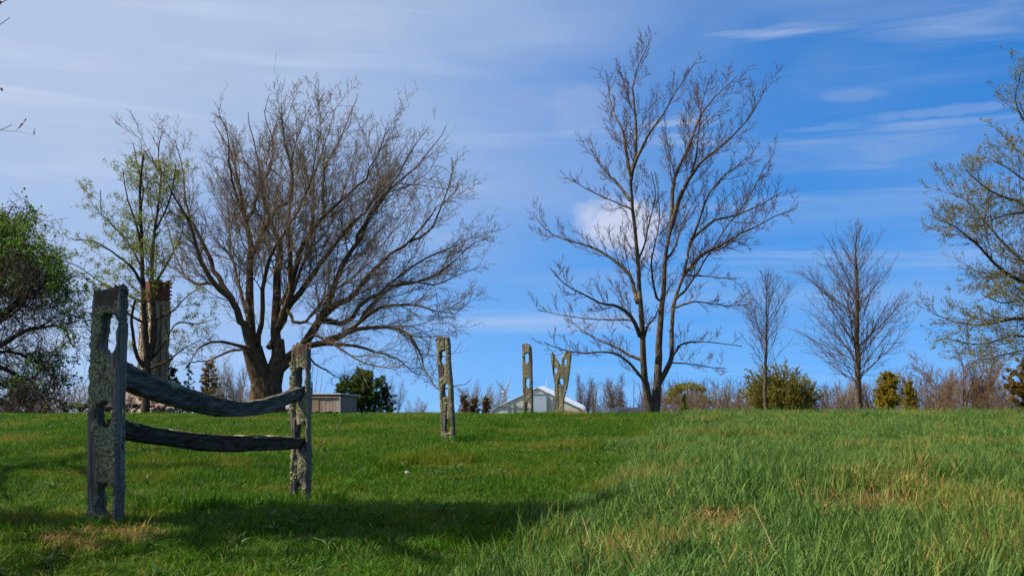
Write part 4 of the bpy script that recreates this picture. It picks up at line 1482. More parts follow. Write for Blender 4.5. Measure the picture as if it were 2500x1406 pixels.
# ------------------------------------------------------------------ conifers and bushes
def conifer(name, label, px, base_py, top_py, Y, halfw, r, needle, bark=None, n1=90, nneedle=9000, nsize=0.16, droop=-0.02, ang=(60, 85), bushy=0.0, group=None, cat='tree', prof=None, gap=0.0):
    org = P(px, base_py, Y)
    org[2] = float(gz(org[0], Y)) - 0.05
    top = P(px, top_py, Y)
    k = Y / F
    n = 12
    f = np.linspace(0, 1, n)
    tr = org[None] + f[:, None] * (top - org)[None]
    H = top[2] - org[2]
    rad = 0.016 * H * (1 - f) + 0.012
    prof = prof or (lambda h: np.interp(h, [0, 0.1, 1], [0.85, 1.0, 0.06]))
    pts, rd = [], []
    for i in range(n1):
        h = 0.03 + 0.95 * (i + r.random()) / n1
        if r.random() < gap:
            continue
        u = h * (n - 1)
        j = min(int(u), n - 2)
        p0 = tr[j] * (1 - (u - j)) + tr[j + 1] * (u - j)
        reach = halfw * k * float(prof(h)) * r.uniform(0.6, 1.15)
        a = math.radians(r.uniform(*ang))
        az = r.uniform(0, 2 * PI)
        d = np.array([math.cos(az) * math.sin(a), math.sin(az) * math.sin(a), math.cos(a)])
        L = reach
        ps = [p0 + np.array([math.cos(az), math.sin(az), 0]) * reach * bushy]
        for s_ in range(5):
            d = d + r.normal(size=3) * 0.10
            d[2] += droop
            d /= np.linalg.norm(d)
            ps.append(ps[-1] + d * L / 5)
        pts.append(ps)
        rd.append(np.linspace(max(0.25 * rad[j], 0.012), 0.005, 6))
    L1 = [(np.array(pts), np.array(rd))]
    L2 = spawn(L1, 5.5, 0.1, 1.0, (30, 60), 0.4, 3, -droop * 0.5, 0.12, 0.5, r, 0.12, 0.7, 0.5, 0.012)
    bp, bd = along(L2 + L1, int(nneedle * 1.7), r, 0.0, 1.0)
    lv = leaves_np(bp, nsize * 0.62, r, dirs=bd * 1.2, long=1.5, wid=0.20)
    o = make_tree(name, label, cat, org, [(tr[None], rad[None])], L1, bark or BARK_DK, TWIG_DK, lv, needle, group=group, kind_leaf='needles')
    return o


R_ = np.random.default_rng
conifer('spruce_tree', 'dark spruce just right of the ruined chimney', 412, 1004, 862, 48, 46, R_(1), NEEDLE_DK, n1=60, nneedle=7000, nsize=0.13, group='spruces behind the rail')
conifer('spruce_tree', 'thin see-through spruce between two fuller ones', 461, 1004, 884, 54, 26, R_(2), NEEDLE_DK, n1=34, nneedle=1800, nsize=0.11, group='spruces behind the rail')
conifer('spruce_tree', 'spruce with a narrow dark tip left of the great maple trunk', 510, 1004, 884, 52, 40, R_(3), NEEDLE_BRN, n1=60, nneedle=6500, nsize=0.13, group='spruces behind the rail',
        prof=lambda h: np.interp(h, [0, 0.45, 0.7, 0.92, 1], [1.0, 0.62, 0.42, 0.40, 0.1]))
# the rounded evergreen clump beside the shed: three stems grown together
conifer('evergreen_tree', 'rounded dark green evergreen clump beside the shed', 882, 1006, 912, 52, 58, R_(4), NEEDLE_GR, n1=130, nneedle=15000, nsize=0.15, ang=(35, 80), group='evergreens beside the shed',
        prof=lambda h: np.interp(h, [0, 0.5, 0.8, 1], [1.0, 1.05, 0.75, 0.25]))
conifer('evergreen_tree', 'small evergreen shoulder on the shed side of the clump', 832, 1006, 934, 51, 26, R_(5), NEEDLE_GR, n1=60, nneedle=4500, nsize=0.14, ang=(35, 75), group='evergreens beside the shed',
        prof=lambda h: np.interp(h, [0, 0.6, 1], [1.0, 0.9, 0.25]))
conifer('evergreen_tree', 'narrow dark blue-green fir on the open side of the clump', 932, 1006, 920, 53, 34, R_(6), NEEDLE_DK, n1=60, nneedle=4200, nsize=0.14, ang=(40, 75), group='evergreens beside the shed', gap=0.15,
        prof=lambda h: np.interp(h, [0, 0.4, 0.8, 1], [1.0, 0.9, 0.6, 0.1]))
# a high-crowned pine outside the left edge lays the dark band of shadow across the near lawn
conifer('pine_tree', 'high crowned pine outside the left edge that shades the near lawn', (-6.0 / 5.8) * F + 1250, 1200, 905 - 6.4 / 5.8 * F, 5.8, 1.2 / 5.8 * F, R_(62), NEEDLE_GR, n1=300, nneedle=12000, nsize=0.24, ang=(50, 85), group='pines',
        prof=lambda h: np.interp(h, [0, 0.70, 0.73, 0.85, 1], [0.0, 0.0, 0.85, 1.0, 0.45]))
# right-hand side
conifer('juniper_tree', 'golden green juniper cone beyond the field', 2168, 1010, 912, 52, 50, R_(7), NEEDLE_GOLD, n1=110, nneedle=12000, nsize=0.13, ang=(25, 60), group='junipers beyond the field',
        prof=lambda h: np.interp(h, [0, 0.3, 0.7, 1], [1.0, 0.95, 0.65, 0.15]))
conifer('juniper_tree', 'lower yellow juniper against the taller juniper cone', 2222, 1010, 935, 56, 26, R_(8), NEEDLE_GOLD, n1=60, nneedle=3600, nsize=0.13, ang=(25, 60), group='junipers beyond the field',
        prof=lambda h: np.interp(h, [0, 0.5, 1], [0.9, 1.0, 0.3]))
conifer('juniper_tree', 'tiny dark juniper under the yellow leafed tree', 1672, 1008, 962, 58, 14, R_(9), NEEDLE_GR, n1=36, nneedle=1600, nsize=0.11, ang=(25, 60), group='junipers beyond the field')
conifer('pine_tree', 'bronze green pine at the right edge of the treeline', 2512, 1012, 878, 46, 60, R_(10), NEEDLE_BRN, n1=60, nneedle=8000, nsize=0.17, ang=(45, 80), group='pines',
        prof=lambda h: np.interp(h, [0, 0.35, 0.75, 1], [0.8, 1.0, 0.75, 0.15]))
for (px, top, w, lab) in ((1132, 968, 20, 'low brown cedar just right of the lone leaning post'), (1160, 972, 15, 'second low brown cedar, before the pale bare trees'), (1187, 972, 12, 'third low brown cedar, nearest the wind turbine')):
    conifer('cedar_bush', lab, px, 1008, top, 62, w, R_(px), NEEDLE_RUST, n1=46, nneedle=2200, nsize=0.13, ang=(25, 60), group='low brown cedars', cat='bush',
            prof=lambda h: np.interp(h, [0, 0.5, 1], [1.0, 0.9, 0.35]))


def spray_bush(name, label, px, base_py, top_py, Y, halfw, r, nstem, leafmat, nleaf, lsize, twig, spread=40, lean=0.0, cat='bush', group=None, up=0.03, rmin=0.008, l1=3.6, l2=4.5):
    """many arching stems from the ground"""
    org = P(px, base_py, Y)
    org[2] = float(gz(org[0], Y)) - 0.05
    k = Y / F
    H = P(px, top_py, Y)[2] - org[2]
    pts, rd = [], []
    for i in range(nstem):
        q = r.uniform(-1, 1)
        x0 = q * halfw * k * 0.55
        y0 = r.uniform(-0.5, 0.5) * halfw * k
        d = np.array([q * math.tan(math.radians(spread)) * 0.6 + r.normal() * 0.15, r.normal() * 0.35, 1.0])
        d /= np.linalg.norm(d)
        L = H * (1.05 - 0.45 * abs(q) ** 2) * r.uniform(0.72, 1.1)
        ps = [org + np.array([x0, y0, 0])]
        for s_ in range(8):
            d = d + r.normal(size=3) * 0.09
            d[0] += lean
            d[2] += up
            d /= np.linalg.norm(d)
            ps.append(ps[-1] + d * L / 8)
        pts.append(ps)
        rd.append(np.linspace(max(0.012 * L, 0.014), rmin, 9))
    L0 = [(np.array(pts), np.array(rd))]
    L1 = spawn(L0, l1, 0.1, 0.98, (20, 50), 0.3, 5, up, 0.14, 0.5, r, 0.3, 1.5, 0.5, 0.01, rmin=rmin)
    L2 = spawn(L1, l2, 0.2, 1.0, (20, 55), 0.4, 3, up, 0.15, 0.6, r, 0.2, 0.7, 0.6, 0.01, rmin=rmin * 0.85)
    lv = None
    if nleaf:
        bp, bd = along(L2 + L1, nleaf, r, 0.2, 1.0)
        lv = leaves_np(bp, lsize, r, dirs=bd * 1.3, long=1.5)
    o = empty(name, org)
    tag(o, label, cat, group)
    V, Q = tubes_np(to_local(L0, org), sides)
    meshobj('stems', V, [Q], twig, o)
    V, Q = tubes_np(to_local(L1 + L2, org), sides)
    meshobj('crown', V, [Q], twig, o)
    if lv is not None:
        meshobj('leaves', lv[0] - org, [lv[1]], leafmat, o, True, {'rnd': lv[2]})
    return o


BRUSH_OLIVE = bark_mat('olive_twigs', (0.11, 0.095, 0.018), (0.25, 0.20, 0.05))
spray_bush('willow_bush', 'broad olive green bush behind the shorter slim tree', 1912, 1012, 898, 54, 86, R_(20), 120, LEAF_WILLOW, 40000, 0.06, BRUSH_OLIVE, 40, l1=5.0, l2=8.0)
spray_bush('leafing_bush', 'round topped yellow leafing tree beside the twin stemmed tree', 1682, 1014, 932, 84, 66, R_(21), 26, LEAF_WILLOW, 0, 0.1, TWIG_PALE, 42, cat='tree', rmin=0.012)
# its yellow canopy: leaves only in the upper shell
def yellow_canopy():
    r = R_(22)
    par = [o for o in bpy.data.objects if o.name.startswith('leafing_bush')][0]
    n = 5200
    th = r.uniform(0, 2 * PI, n)
    cz = r.uniform(0.0, 1.0, n)
    rr = r.uniform(0.75, 1.0, n)
    R = 66 * 84 / F
    p = np.stack([np.cos(th) * np.sqrt(1 - cz ** 2) * R * rr, np.sin(th) * np.sqrt(1 - cz ** 2) * R * rr * 0.8, 1.9 + cz * 1.85 * rr], -1)
    keep = fbm(p * 0.8, 12, 2) > 0.40
    LV, LT, rn = leaves_np(p[keep], 0.17, r)
    meshobj('leaves', LV, [LT], LEAF_WILLOW, par, True, {'rnd': rn})


yellow_canopy()
# ------------------------------------------------------------------ bare trees on the skyline
def bare_template(r, H, halfw, nst, spread, twig, rmin=0.015):
    pts, rd = [], []
    for i in range(nst):
        az = r.uniform(0, 2 * PI)
        ti = math.radians(spread) * math.sqrt(r.random()) if nst > 1 else math.radians(spread) * r.random()
        d = np.array([math.cos(az) * math.sin(ti), math.sin(az) * math.sin(ti), math.cos(ti)])
        ps = [np.array([math.cos(az), math.sin(az), 0]) * 0.12 * nst ** 0.5 * r.random()]
        L = H * r.uniform(0.8, 1.05)
        for s_ in range(9):
            d = d + r.normal(size=3) * 0.06
            d[2] += 0.015
            d /= np.linalg.norm(d)
            ps.append(ps[-1] + d * L / 9)
        pts.append(ps)
        rd.append(np.linspace(0.014 * H, 0.012, 10))
    L0 = [(np.array(pts), np.array(rd))]
    L1 = spawn(L0, 17.0 / nst ** 0.5, 0.18, 0.98, (22, 52), 0.34, 6, 0.06, 0.11, 0.5, r, 0.5, 2.2, 0.4, 0.011, rmin=0.017)
    L2 = spawn(L1, 7.0, 0.15, 1.0, (25, 55), 0.42, 4, 0.05, 0.14, 0.6, r, 0.3, 1.2, 0.5, 0.011, rmin=rmin)
    L3 = spawn(L2, 5.0, 0.2, 1.0, (25, 55), 0.45, 3, 0.05, 0.14, 0.6, r, 0.2, 0.6, 0.6, 0.012, rmin=rmin * 0.85)
    zm = max(float(g[0][..., 2].max()) for g in L0 + L1 + L2) / 6.3
    L0, L1, L2, L3 = [[(g[0] * np.array([1, 1, 1 / zm]), g[1]) for g in L] for L in (L0, L1, L2, L3)]
    V, Q = tubes_np(L0, sides)
    tm = npmesh('trunk', V, [Q], twig)
    V, Q = tubes_np(L1 + L2 + L3, sides)
    cm = npmesh('crown', V, [Q], twig)
    return tm, cm


TPL = [bare_template(R_(31), 6.0, 2.5, 1, 6, TWIG_MID), bare_template(R_(32), 6.0, 2.5, 4, 34, TWIG_MID), bare_template(R_(33), 6.0, 2.5, 7, 38, TWIG_PALE),
       bare_template(R_(34), 6.0, 2.5, 9, 46, TWIG_RED), bare_template(R_(35), 6.0, 2.5, 2, 12, TWIG_PALE)]


def skyline_tree(label, px, top_py, Y, kind, w=1.0, group='bare trees along the skyline', rz=None, name='skyline_tree'):
    x = (px - 1250) / F * Y
    z0 = float(gz(x, Y)) - 0.1
    H = P(px, top_py, Y)[2] - z0
    o = empty(name, (x, Y, z0))
    s = H / 6.3
    o.scale = (s * w, s * w, s)
    o.rotation_euler = (0, 0, (px * 0.37) % 6.28 if rz is None else rz)
    tag(o, label, 'tree', group)
    for nm, me in zip(('trunk', 'crown'), TPL[kind]):
        link(bpy.data.objects.new(nm, me), o)
    return o


SKY_TREES = [
    (556, 868, 70, 2, 0.75, 'pale many stemmed tree showing through below the great maple, left of its trunk'),
    (588, 880, 74, 4, 0.9, 'thin pale tree touching the left side of the great maple trunk'),
    (535, 905, 72, 4, 0.9, 'low pale sapling right of the dark tipped spruce'),
    (968, 915, 60, 2, 0.62, 'small bare sapling alone right of the evergreen clump'),
    (1010, 965, 75, 2, 0.9, 'tiny bare bush between the evergreen clump and the leaning post'),
    (1140, 940, 76, 4, 1.0, 'bare tree rising just right of the leaning post top'),
    (1172, 924, 74, 2, 0.85, 'bare grey tree left of the wind turbine'),
    (1208, 930, 80, 2, 0.8, 'bare grey tree behind the wind turbine'),
    (1425, 906, 78, 1, 0.75, 'dark bare tree right of the forked post, leaning crown'),
    (1462, 930, 90, 2, 0.9, 'hazy bare tree between two darker ones right of the greenhouse'),
    (1502, 906, 80, 1, 0.95, 'full rounded bare tree left of the twin stemmed tree'),
    (1550, 945, 88, 3, 0.9, 'reddish bare tree touching the twin stemmed trunk'),
    (1650, 925, 104, 3, 0.8, 'reddish bare tree behind the yellow leafed tree'),
    (1706, 918, 110, 1, 0.8, 'tall bare tree above the yellow leafed tree'),
    (1752, 922, 108, 4, 0.8, 'bare tree at the right shoulder of the yellow leafed tree'),
    (1788, 940, 100, 2, 0.6, 'thin bare tree in the gap before the olive bush'),
    (1822, 935, 96, 2, 0.9, 'bare tree against the left side of the olive bush'),
    (1992, 930, 86, 1, 1.0, 'bare tree against the right side of the olive bush'),
    (2040, 915, 88, 2, 1.0, 'grey bare tree left of the cone shaped trunk'),
    (2080, 930, 92, 3, 0.9, 'reddish bare tree behind the cone shaped trunk'),
    (2128, 920, 90, 1, 0.9, 'bare tree between the cone shaped trunk and the juniper'),
    (2255, 890, 82, 3, 1.1, 'reddish bare tree right of the golden juniper'),
    (2345, 846, 70, 3, 1.1, 'big rounded red-brown bare tree under the leafing branches'),
    (2300, 895, 84, 3, 1.0, 'lower reddish tree at the left foot of the big red-brown one'),
    (2392, 872, 80, 1, 0.9, 'dark bare tree at the right of the big red-brown one'),
    (2436, 905, 76, 2, 0.75, 'pale stemmed bare tree left of the right edge pine'),
    (2475, 925, 84, 3, 0.9, 'reddish bare tree under the right edge pine'),
]
for (px, ty, Y, kd, w, lab) in SKY_TREES:
    skyline_tree(lab, px, ty, Y, kd, w)

# slim leaning saplings in front of the shed
def sapling(label, pxs, Y, r, w):
    org = P(*pxs[0], Y)
    g = limb(pxs, Y, 0, 0.4, w, 0.006, 14, seed=int(pxs[0][0]), wob=0.01)
    L1 = spawn([g], 2.6, 0.35, 1.0, (25, 45), 0.16, 5, 0.06, 0.1, 0.5, r, 0.3, 0.9, 0.5, 0.01, rmin=0.005)
    make_tree('sapling', label, 'tree', org, [g], L1, TWIG_PALE, TWIG_PALE, group='pale saplings before the shed')


sapling('tallest pale sapling leaning before the shed, nearest the post', [(762, 1008), (766, 975), (773, 930), (777, 880)], 50, R_(71), 0.05)
sapling('middle pale sapling before the shed', [(776, 1008), (779, 975), (785, 930), (790, 900)], 50, R_(72), 0.035)
sapling('shortest pale sapling before the shed', [(784, 1008), (788, 975), (793, 950), (797, 935)], 50, R_(73), 0.03)


def thicket(name, label, px0, px1, Y, top0, top1, n, r, twig, far=False):
    """brambles and brush: uncountable stems in one mass"""
    L0p, L0r = [], []
    for i in range(n):
        px = r.uniform(px0, px1)
        y = Y + r.uniform(-1.6, 1.6)
        x = (px - 1250) / F * y
        z = float(gz(x, y)) - 0.05
        H = max(P(px, r.uniform(min(top0, top1), max(top0, top1)), y)[2] - z, 0.3)
        d = np.array([r.normal() * 0.3, r.normal() * 0.3, 1.0])
        d /= np.linalg.norm(d)
        ps = [np.array([x, y, z])]
        for s_ in range(6):
            d = d + r.normal(size=3) * 0.16
            d /= np.linalg.norm(d)
            ps.append(ps[-1] + d * H / 6)
        L0p.append(ps)
        L0r.append(np.linspace(0.014, 0.006, 7))
    L0 = [(np.array(L0p), np.array(L0r))]
    L1 = spawn(L0, 3.6 if far else 5.0, 0.2, 1.0, (25, 60), 0.35, 3 if far else 4, 0.0, 0.2, 0.6, r, 0.2, 0.7, 0.6, 0.01, rmin=0.006)
    L2 = [] if far else spawn(L1, 5.0, 0.2, 1.0, (25, 60), 0.45, 3, 0.0, 0.2, 0.6, r, 0.12, 0.4, 0.6, 0.01, rmin=0.005)
    if far:
        L1 = [(g[0], g[1] * 1.8) for g in L1]
    V, Q = tubes_np(L0 + L1 + L2, sides)
    o = meshobj(name, V, [Q], twig)
    tag(o, label, 'brush', kind='stuff')
    return o


BRUSH_GOLD = bark_mat('golden_brush', (0.075, 0.052, 0.018), (0.21, 0.145, 0.055))
BRUSH_PINK = bark_mat('pinkish_brush', (0.12, 0.085, 0.07), (0.25, 0.185, 0.15))
thicket('bramble_thicket', 'golden brown brambles under the tangled tree', -60, 120, 31, 985, 925, 140, R_(81), BRUSH_GOLD)
thicket('brush_thicket', 'pinkish bare brush left of the near post', 100, 330, 34, 985, 912, 140, R_(82), BRUSH_PINK)
thicket('brush_thicket', 'pale scrub left of the great maple trunk', 470, 640, 50, 990, 930, 120, R_(83), BRUSH_PINK)
thicket('brush_thicket', 'low brush along the far edge of the field', 1600, 2520, 68, 1000, 935, 900, R_(84), TWIG_RED, True)


def distant_woods():
    r = R_(91)
    gs = []
    for i in range(150):
        u = r.random() ** 0.75
        px = 1380 + 1180 * u if i < 126 else r.uniform(60, 700)
        y = r.uniform(115, 165)
        x = (px - 1250) / F * y
        z = float(gz(x, y)) - 0.2
        H = P(px, r.uniform(918, 960), y)[2] - z
        d0 = np.array([r.normal() * 0.12, r.normal() * 0.12, 1.0])
        for k in range(3):
            d = d0 + r.normal(size=3) * 0.15
            d /= np.linalg.norm(d)
            ps = [np.array([x + r.normal() * 0.3, y, z])]
            for s_ in range(7):
                d = d + r.normal(size=3) * 0.07
                d /= np.linalg.norm(d)
                ps.append(ps[-1] + d * H / 7)
            gs.append((np.array([ps]), np.array([np.linspace(0.08, 0.025, 8)])))
    L0 = joinL(gs)
    L1 = spawn(L0, 1.5, 0.25, 0.98, (25, 55), 0.30, 4, 0.06, 0.12, 0.5, r, 0.6, 2.6, 0.5, 0.011, rmin=0.024)
    L2 = spawn(L1, 1.3, 0.15, 1.0, (25, 55), 0.45, 3, 0.05, 0.15, 0.6, r, 0.4, 1.3, 0.6, 0.012, rmin=0.018)
    V, Q = tubes_np(L0 + L1 + L2, lambda q: 3)
    o = meshobj('distant_woods', V, [Q], TWIG_MID)
    tag(o, 'far bare woodland beyond the hilltop', 'woods', kind='stuff')


distant_woods()

# ------------------------------------------------------------------ ruined chimney
def chimney():
    Y = 39.0
    s = Y / F
    org = P(372, 1010, Y)
    org[2] = float(gz(org[0], Y)) - 0.05
    m, t, b = material('rubble_mortar')
    oc = t.n('ShaderNodeTexCoord').outputs['Object']
    vo = t.n('ShaderNodeTexVoronoi', feature='DISTANCE_TO_EDGE')
    t.val(vo.inputs['Vector'], t.mapping(oc, (1, 1, 1.6)))
    vo.inputs['Scale'].default_value = 4.5
    vc = t.n('ShaderNodeTexVoronoi')
    t.val(vc.inputs['Vector'], t.mapping(oc, (1, 1, 1.6)))
    vc.inputs['Scale'].default_value = 4.5
    sepc = t.n('ShaderNodeSeparateColor')
    t.val(sepc.inputs[0], vc.outputs['Color'])
    c = t.mix(sepc.outputs[0], (0.38, 0.29, 0.19), (0.52, 0.42, 0.29))
    c = t.mix(t.sstep(vo.outputs['Distance'], 0.07, 0.02), c, (0.45, 0.39, 0.29))
    c = t.mix(t.sstep(t.noise(oc, 3, 5, 0.7), 0.58, 0.75), c, (0.22, 0.17, 0.11))
    t.val(b.inputs['Base Color'], c)
    b.inputs['Roughness'].default_value = 0.95
    bn = t.n('ShaderNodeBump')
    bn.inputs['Distance'].default_value = 0.05
    t.val(bn.inputs['Height'], t.sstep(vo.outputs['Distance'], 0.0, 0.12))
    t.val(b.inputs['Normal'], bn.outputs[0])
    brick = simple_mat('old_red_brick', (0.15, 0.055, 0.035), (0.27, 0.12, 0.075), 9, 0.95)
    root = empty('ruined_chimney', org)
    root.rotation_euler = (0, 0, math.radians(-24))
    tag(root, 'tall ruined stone chimney with red brick top behind the lime leafed tree', 'chimney')
    r = R_(41)

    def zz(py):
        return P(372, py, Y)[2] - org[2]

    def prism(name, secs, mat):
        """secs: (z, x0, x1, y0, y1) stacked sections"""
        V, Fq = [], []
        n = 6
        ring = []
        for (z, x0, x1, y0, y1) in secs:
            pr = []
            for i in range(n):
                pr.append((x0 + (x1 - x0) * i / n, y0))
            for i in range(n):
                pr.append((x1, y0 + (y1 - y0) * i / n))
            for i in range(n):
                pr.append((x1 - (x1 - x0) * i / n, y1))
            for i in range(n):
                pr.append((x0, y1 - (y1 - y0) * i / n))
            ring.append([(a + r.normal() * 0.012, c_ + r.normal() * 0.012, z + r.normal() * 0.01) for a, c_ in pr])
        V = np.array(ring).reshape(-1, 3)
        N = 4 * n
        idx = np.arange(len(V)).reshape(len(secs), N)
        q = np.stack([idx[:-1], np.roll(idx, -1, 1)[:-1], np.roll(idx, -1, 1)[1:], idx[1:]], -1).reshape(-1, 4)
        V = np.concatenate([V, [V[idx[-1]].mean(0)]])
        cap = np.stack([idx[-1], np.roll(idx[-1], -1), np.full(N, len(V) - 1)], -1)
        return meshobj(name, V, [q, cap], mat, root, False)
    xl, xr = (349 - 372) * s, (395 - 372) * s
    hs = [zz(p) for p in np.linspace(925, 735, 14)]
    prism('stack', [(z, xl - 0.02 * i / 14, xr - 0.06 * (1 - i / 14), -0.45, 0.45) for i, z in enumerate(hs)], m)
    prism('base', [(z, xl - w, xr + w * 0.6, -0.55 - w * 0.4, 0.6) for z, w in ((-0.2, 0.42), (zz(985), 0.40), (zz(955), 0.36), (zz(940), 0.26), (zz(928), 0.10))], m)
    # brick courses of the top, laid brick by brick
    bw, bh, z0, z1 = 0.21, 0.075, zz(735), zz(683)
    ncs = int((z1 - z0) / bh)
    me = bpy.data.meshes.new('brick')
    c8 = [(x, y, z) for x in (-.5, .5) for y in (-.5, .5) for z in (-.5, .5)]
    me.from_pydata([(x * bw * 0.96, y * 0.10, z * bh * 0.88) for x, y, z in c8], [], [(0, 1, 3, 2), (4, 6, 7, 5), (0, 4, 5, 1), (2, 3, 7, 6), (0, 2, 6, 4), (1, 5, 7, 3)])
    me.materials.append(brick)
    core = boxes('core', [(((xl + xr) / 2 - 0.03, 0, (z0 + z1) / 2 - 0.06), (xr - xl - 0.10, 0.82, z1 - z0 - 0.10), None)], m, root)
    for i in range(ncs):
        z = z0 + (i + 0.5) * bh
        nb = int((xr - xl - 0.02) / bw)
        for j in range(nb):
            if i >= ncs - 2 and r.random() < 0.35:
                continue
            o = link(bpy.data.objects.new('brick', me), root)
            o.location = (xl + 0.03 + (j + 0.5 + 0.35 * (i % 2) - 0.15) * bw, -0.45 + r.normal() * 0.012, z)
            o.rotation_euler = (0, 0, r.normal() * 0.03)
        for j in range(4):
            if i >= ncs - 2 and r.random() < 0.35:
                continue
            o = link(bpy.data.objects.new('brick', me), root)
            o.location = (xr - 0.045 + r.normal() * 0.012, -0.36 + (j + 0.5 * (i % 2)) * bw, z)
            o.rotation_euler = (0, 0, PI / 2 + r.normal() * 0.03)
    # bare creeper clinging to the shaft
    gsv = []
    for i in range(9):
        x = r.uniform(xl, xr)
        side = r.random() < 0.4
        ps = []
        for q in np.linspace(0, 1, 12):
            if side:
                ps.append((xr + 0.02 + r.normal() * 0.02, -0.4 + 0.8 * (i % 5) / 5 + r.normal() * 0.05, zz(960) + (zz(690) - zz(960)) * q))
            else:
                ps.append((x + r.normal() * 0.06, -0.50 + r.normal() * 0.02, zz(960) + (zz(690) - zz(960)) * q))
        gsv.append((np.array([ps]), np.array([np.linspace(0.024, 0.010, 12)])))
    L1 = spawn(gsv, 4.0, 0.1, 1.0, (20, 60), 0.12, 5, -0.03, 0.25, 0.6, r, 0.3, 0.9, 0.5, 0.012, rmin=0.007)
    V, Q = tubes_np(gsv + L1, sides)
    meshobj('creeper', V, [Q], TWIG_RED, root)


chimney()


# ------------------------------------------------------------------ stones
STONE = simple_mat('field_stone', (0.10, 0.085, 0.075), (0.24, 0.20, 0.175), 5, 0.95, 0.03)
STONE_D = simple_mat('dark_stone', (0.030, 0.025, 0.022), (0.085, 0.070, 0.060), 5, 0.95, 0.03)
STONE_P = simple_mat('pinkish_stone', (0.20, 0.14, 0.115), (0.36, 0.27, 0.23), 5, 0.95, 0.03)


def rock_mesh(r, mat):
    import bmesh
    bm = bmesh.new()
    bmesh.ops.create_icosphere(bm, subdivisions=2, radius=0.5)
    ax = r.normal(size=(7, 3))
    ax /= np.linalg.norm(ax, axis=1, keepdims=True)
    for v in bm.verts:
        p = np.array(v.co)
        for a in ax:
            dd = p @ a - 0.33
            if dd > 0:
                p = p - a * dd * 0.85
        v.co = p
    me = bpy.data.meshes.new('stone')
    bm.to_mesh(me)
    bm.free()
    me.materials.append(mat)
    return me


def stone_row(name, label, px0, px1, py0, py1, Y, n, r, mat, smin, smax, cat='stones'):
    kinds = [rock_mesh(r, mat) for k in range(4)]
    c = P((px0 + px1) / 2, 1004, Y)
    c[2] = float(gz(c[0], Y))
    root = empty(name, c)
    tag(root, label, cat)
    for i in range(n):
        px = px0 + (px1 - px0) * (i + r.random()) / n
        q = P(px, r.uniform(py0, py1), Y + r.normal() * 0.15)
        o = link(bpy.data.objects.new('stone', kinds[i % 4]), root)
        sx = r.uniform(smin, smax)
        o.location = q - c
        o.scale = (sx, sx * r.uniform(0.6, 1.0), sx * r.uniform(0.45, 0.75))
        o.rotation_euler = (r.normal() * 0.2, r.normal() * 0.2, r.uniform(0, 6.28))


stone_row('stone_heap', 'low dark tumbled stone wall left of the near post', 158, 330, 988, 1004, 33, 26, R_(51), STONE_D, 0.18, 0.42)
stone_row('stone_heap', 'pinkish fallen chimney stones seen under the upper rail', 312, 470, 968, 1004, 36.5, 44, R_(52), STONE_P, 0.18, 0.42)
stone_row('stone_heap', 'low stones at the foot of the shed wall', 700, 800, 998, 1006, 49, 16, R_(53), STONE_P, 0.2, 0.45)


def lawn_stone(label, px, py, Y, s, mat, seed):
    me = rock_mesh(R_(seed), mat)
    p = P(px, py, Y)
    p[2] = float(gz(p[0], Y)) + s * 0.25
    o = link(bpy.data.objects.new('lawn_stone', me))
    o.location = p
    o.scale = (s, s * 0.8, s * 0.8)
    tag(o, label, 'stone')


lawn_stone('small pale stone lying in the lawn before the leaning post', 994, 1137, 11.4, 0.085, simple_mat('pale_stone', (0.22, 0.19, 0.17), (0.36, 0.32, 0.29), 6, 0.9), 1)

# ------------------------------------------------------------------ shed
def shed():
    Y = 46.5
    x0, x1 = (706 - 1250) / F * Y, (834 - 1250) / F * Y
    ztop = P(800, 966, Y)[2]
    zb = float(gz((x0 + x1) / 2, Y)) - 0.1
    root = empty('plank_shed', ((x0 + x1) / 2, Y, zb))
    root.rotation_euler = (0, 0, math.radians(-9))
    tag(root, 'low weathered plank shed with thin metal roof beside the evergreens', 'shed')
    H = ztop - zb
    W = x1 - x0
    r = R_(17)
    mats = [simple_mat('plank_grey', (0.26, 0.185, 0.155), (0.44, 0.335, 0.29), 3, 0.9, 0.006, (6, 6, 0.5)),
            simple_mat('plank_brown', (0.20, 0.13, 0.095), (0.36, 0.25, 0.20), 3, 0.9, 0.006, (6, 6, 0.5)),
            simple_mat('plank_pale', (0.28, 0.25, 0.24), (0.44, 0.39, 0.37), 3, 0.9, 0.006, (6, 6, 0.5))]
    n = 15
    pw = W / n
    for i in range(n):
        cut = r.uniform(0.0, 0.10)
        boxes('plank', [((-W / 2 + (i + 0.5) * pw, r.normal() * 0.008, (H + cut) / 2 + 0.1), (pw * r.uniform(0.90, 0.97), 0.03, H - 0.2 - cut), None)], mats[2] if i == n - 1 else mats[int(r.integers(0, 2))], root)
    boxes('side_wall', [((W / 2 - 0.03, 1.3, H * 0.5), (0.04, 2.5, H - 0.12), None), ((-W / 2 + 0.03, 1.3, H * 0.5), (0.04, 2.5, H - 0.12), None), ((0, 2.55, H * 0.5 - 0.1), (W, 0.04, H - 0.3), None)], mats[1], root)
    metal = simple_mat('roof_metal', (0.42, 0.44, 0.46), (0.60, 0.62, 0.64), 2, 0.45)
    a = math.radians(3)
    Rm = np.array([[1, 0, 0], [0, math.cos(a), math.sin(a)], [0, -math.sin(a), math.cos(a)]])
    boxes('roof', [((0, 1.44, H + 0.02), (W + 0.20, 3.06, 0.05), Rm)], metal, root)
    boxes('fascia', [((0, -0.045, H - 0.05), (W + 0.04, 0.03, 0.07), None)], mats[1], root)
    boxes('corner_post', [((W / 2 + 0.035, -0.02, H / 2), (0.06, 0.09, H - 0.05), None)], mats[2], root)


shed()

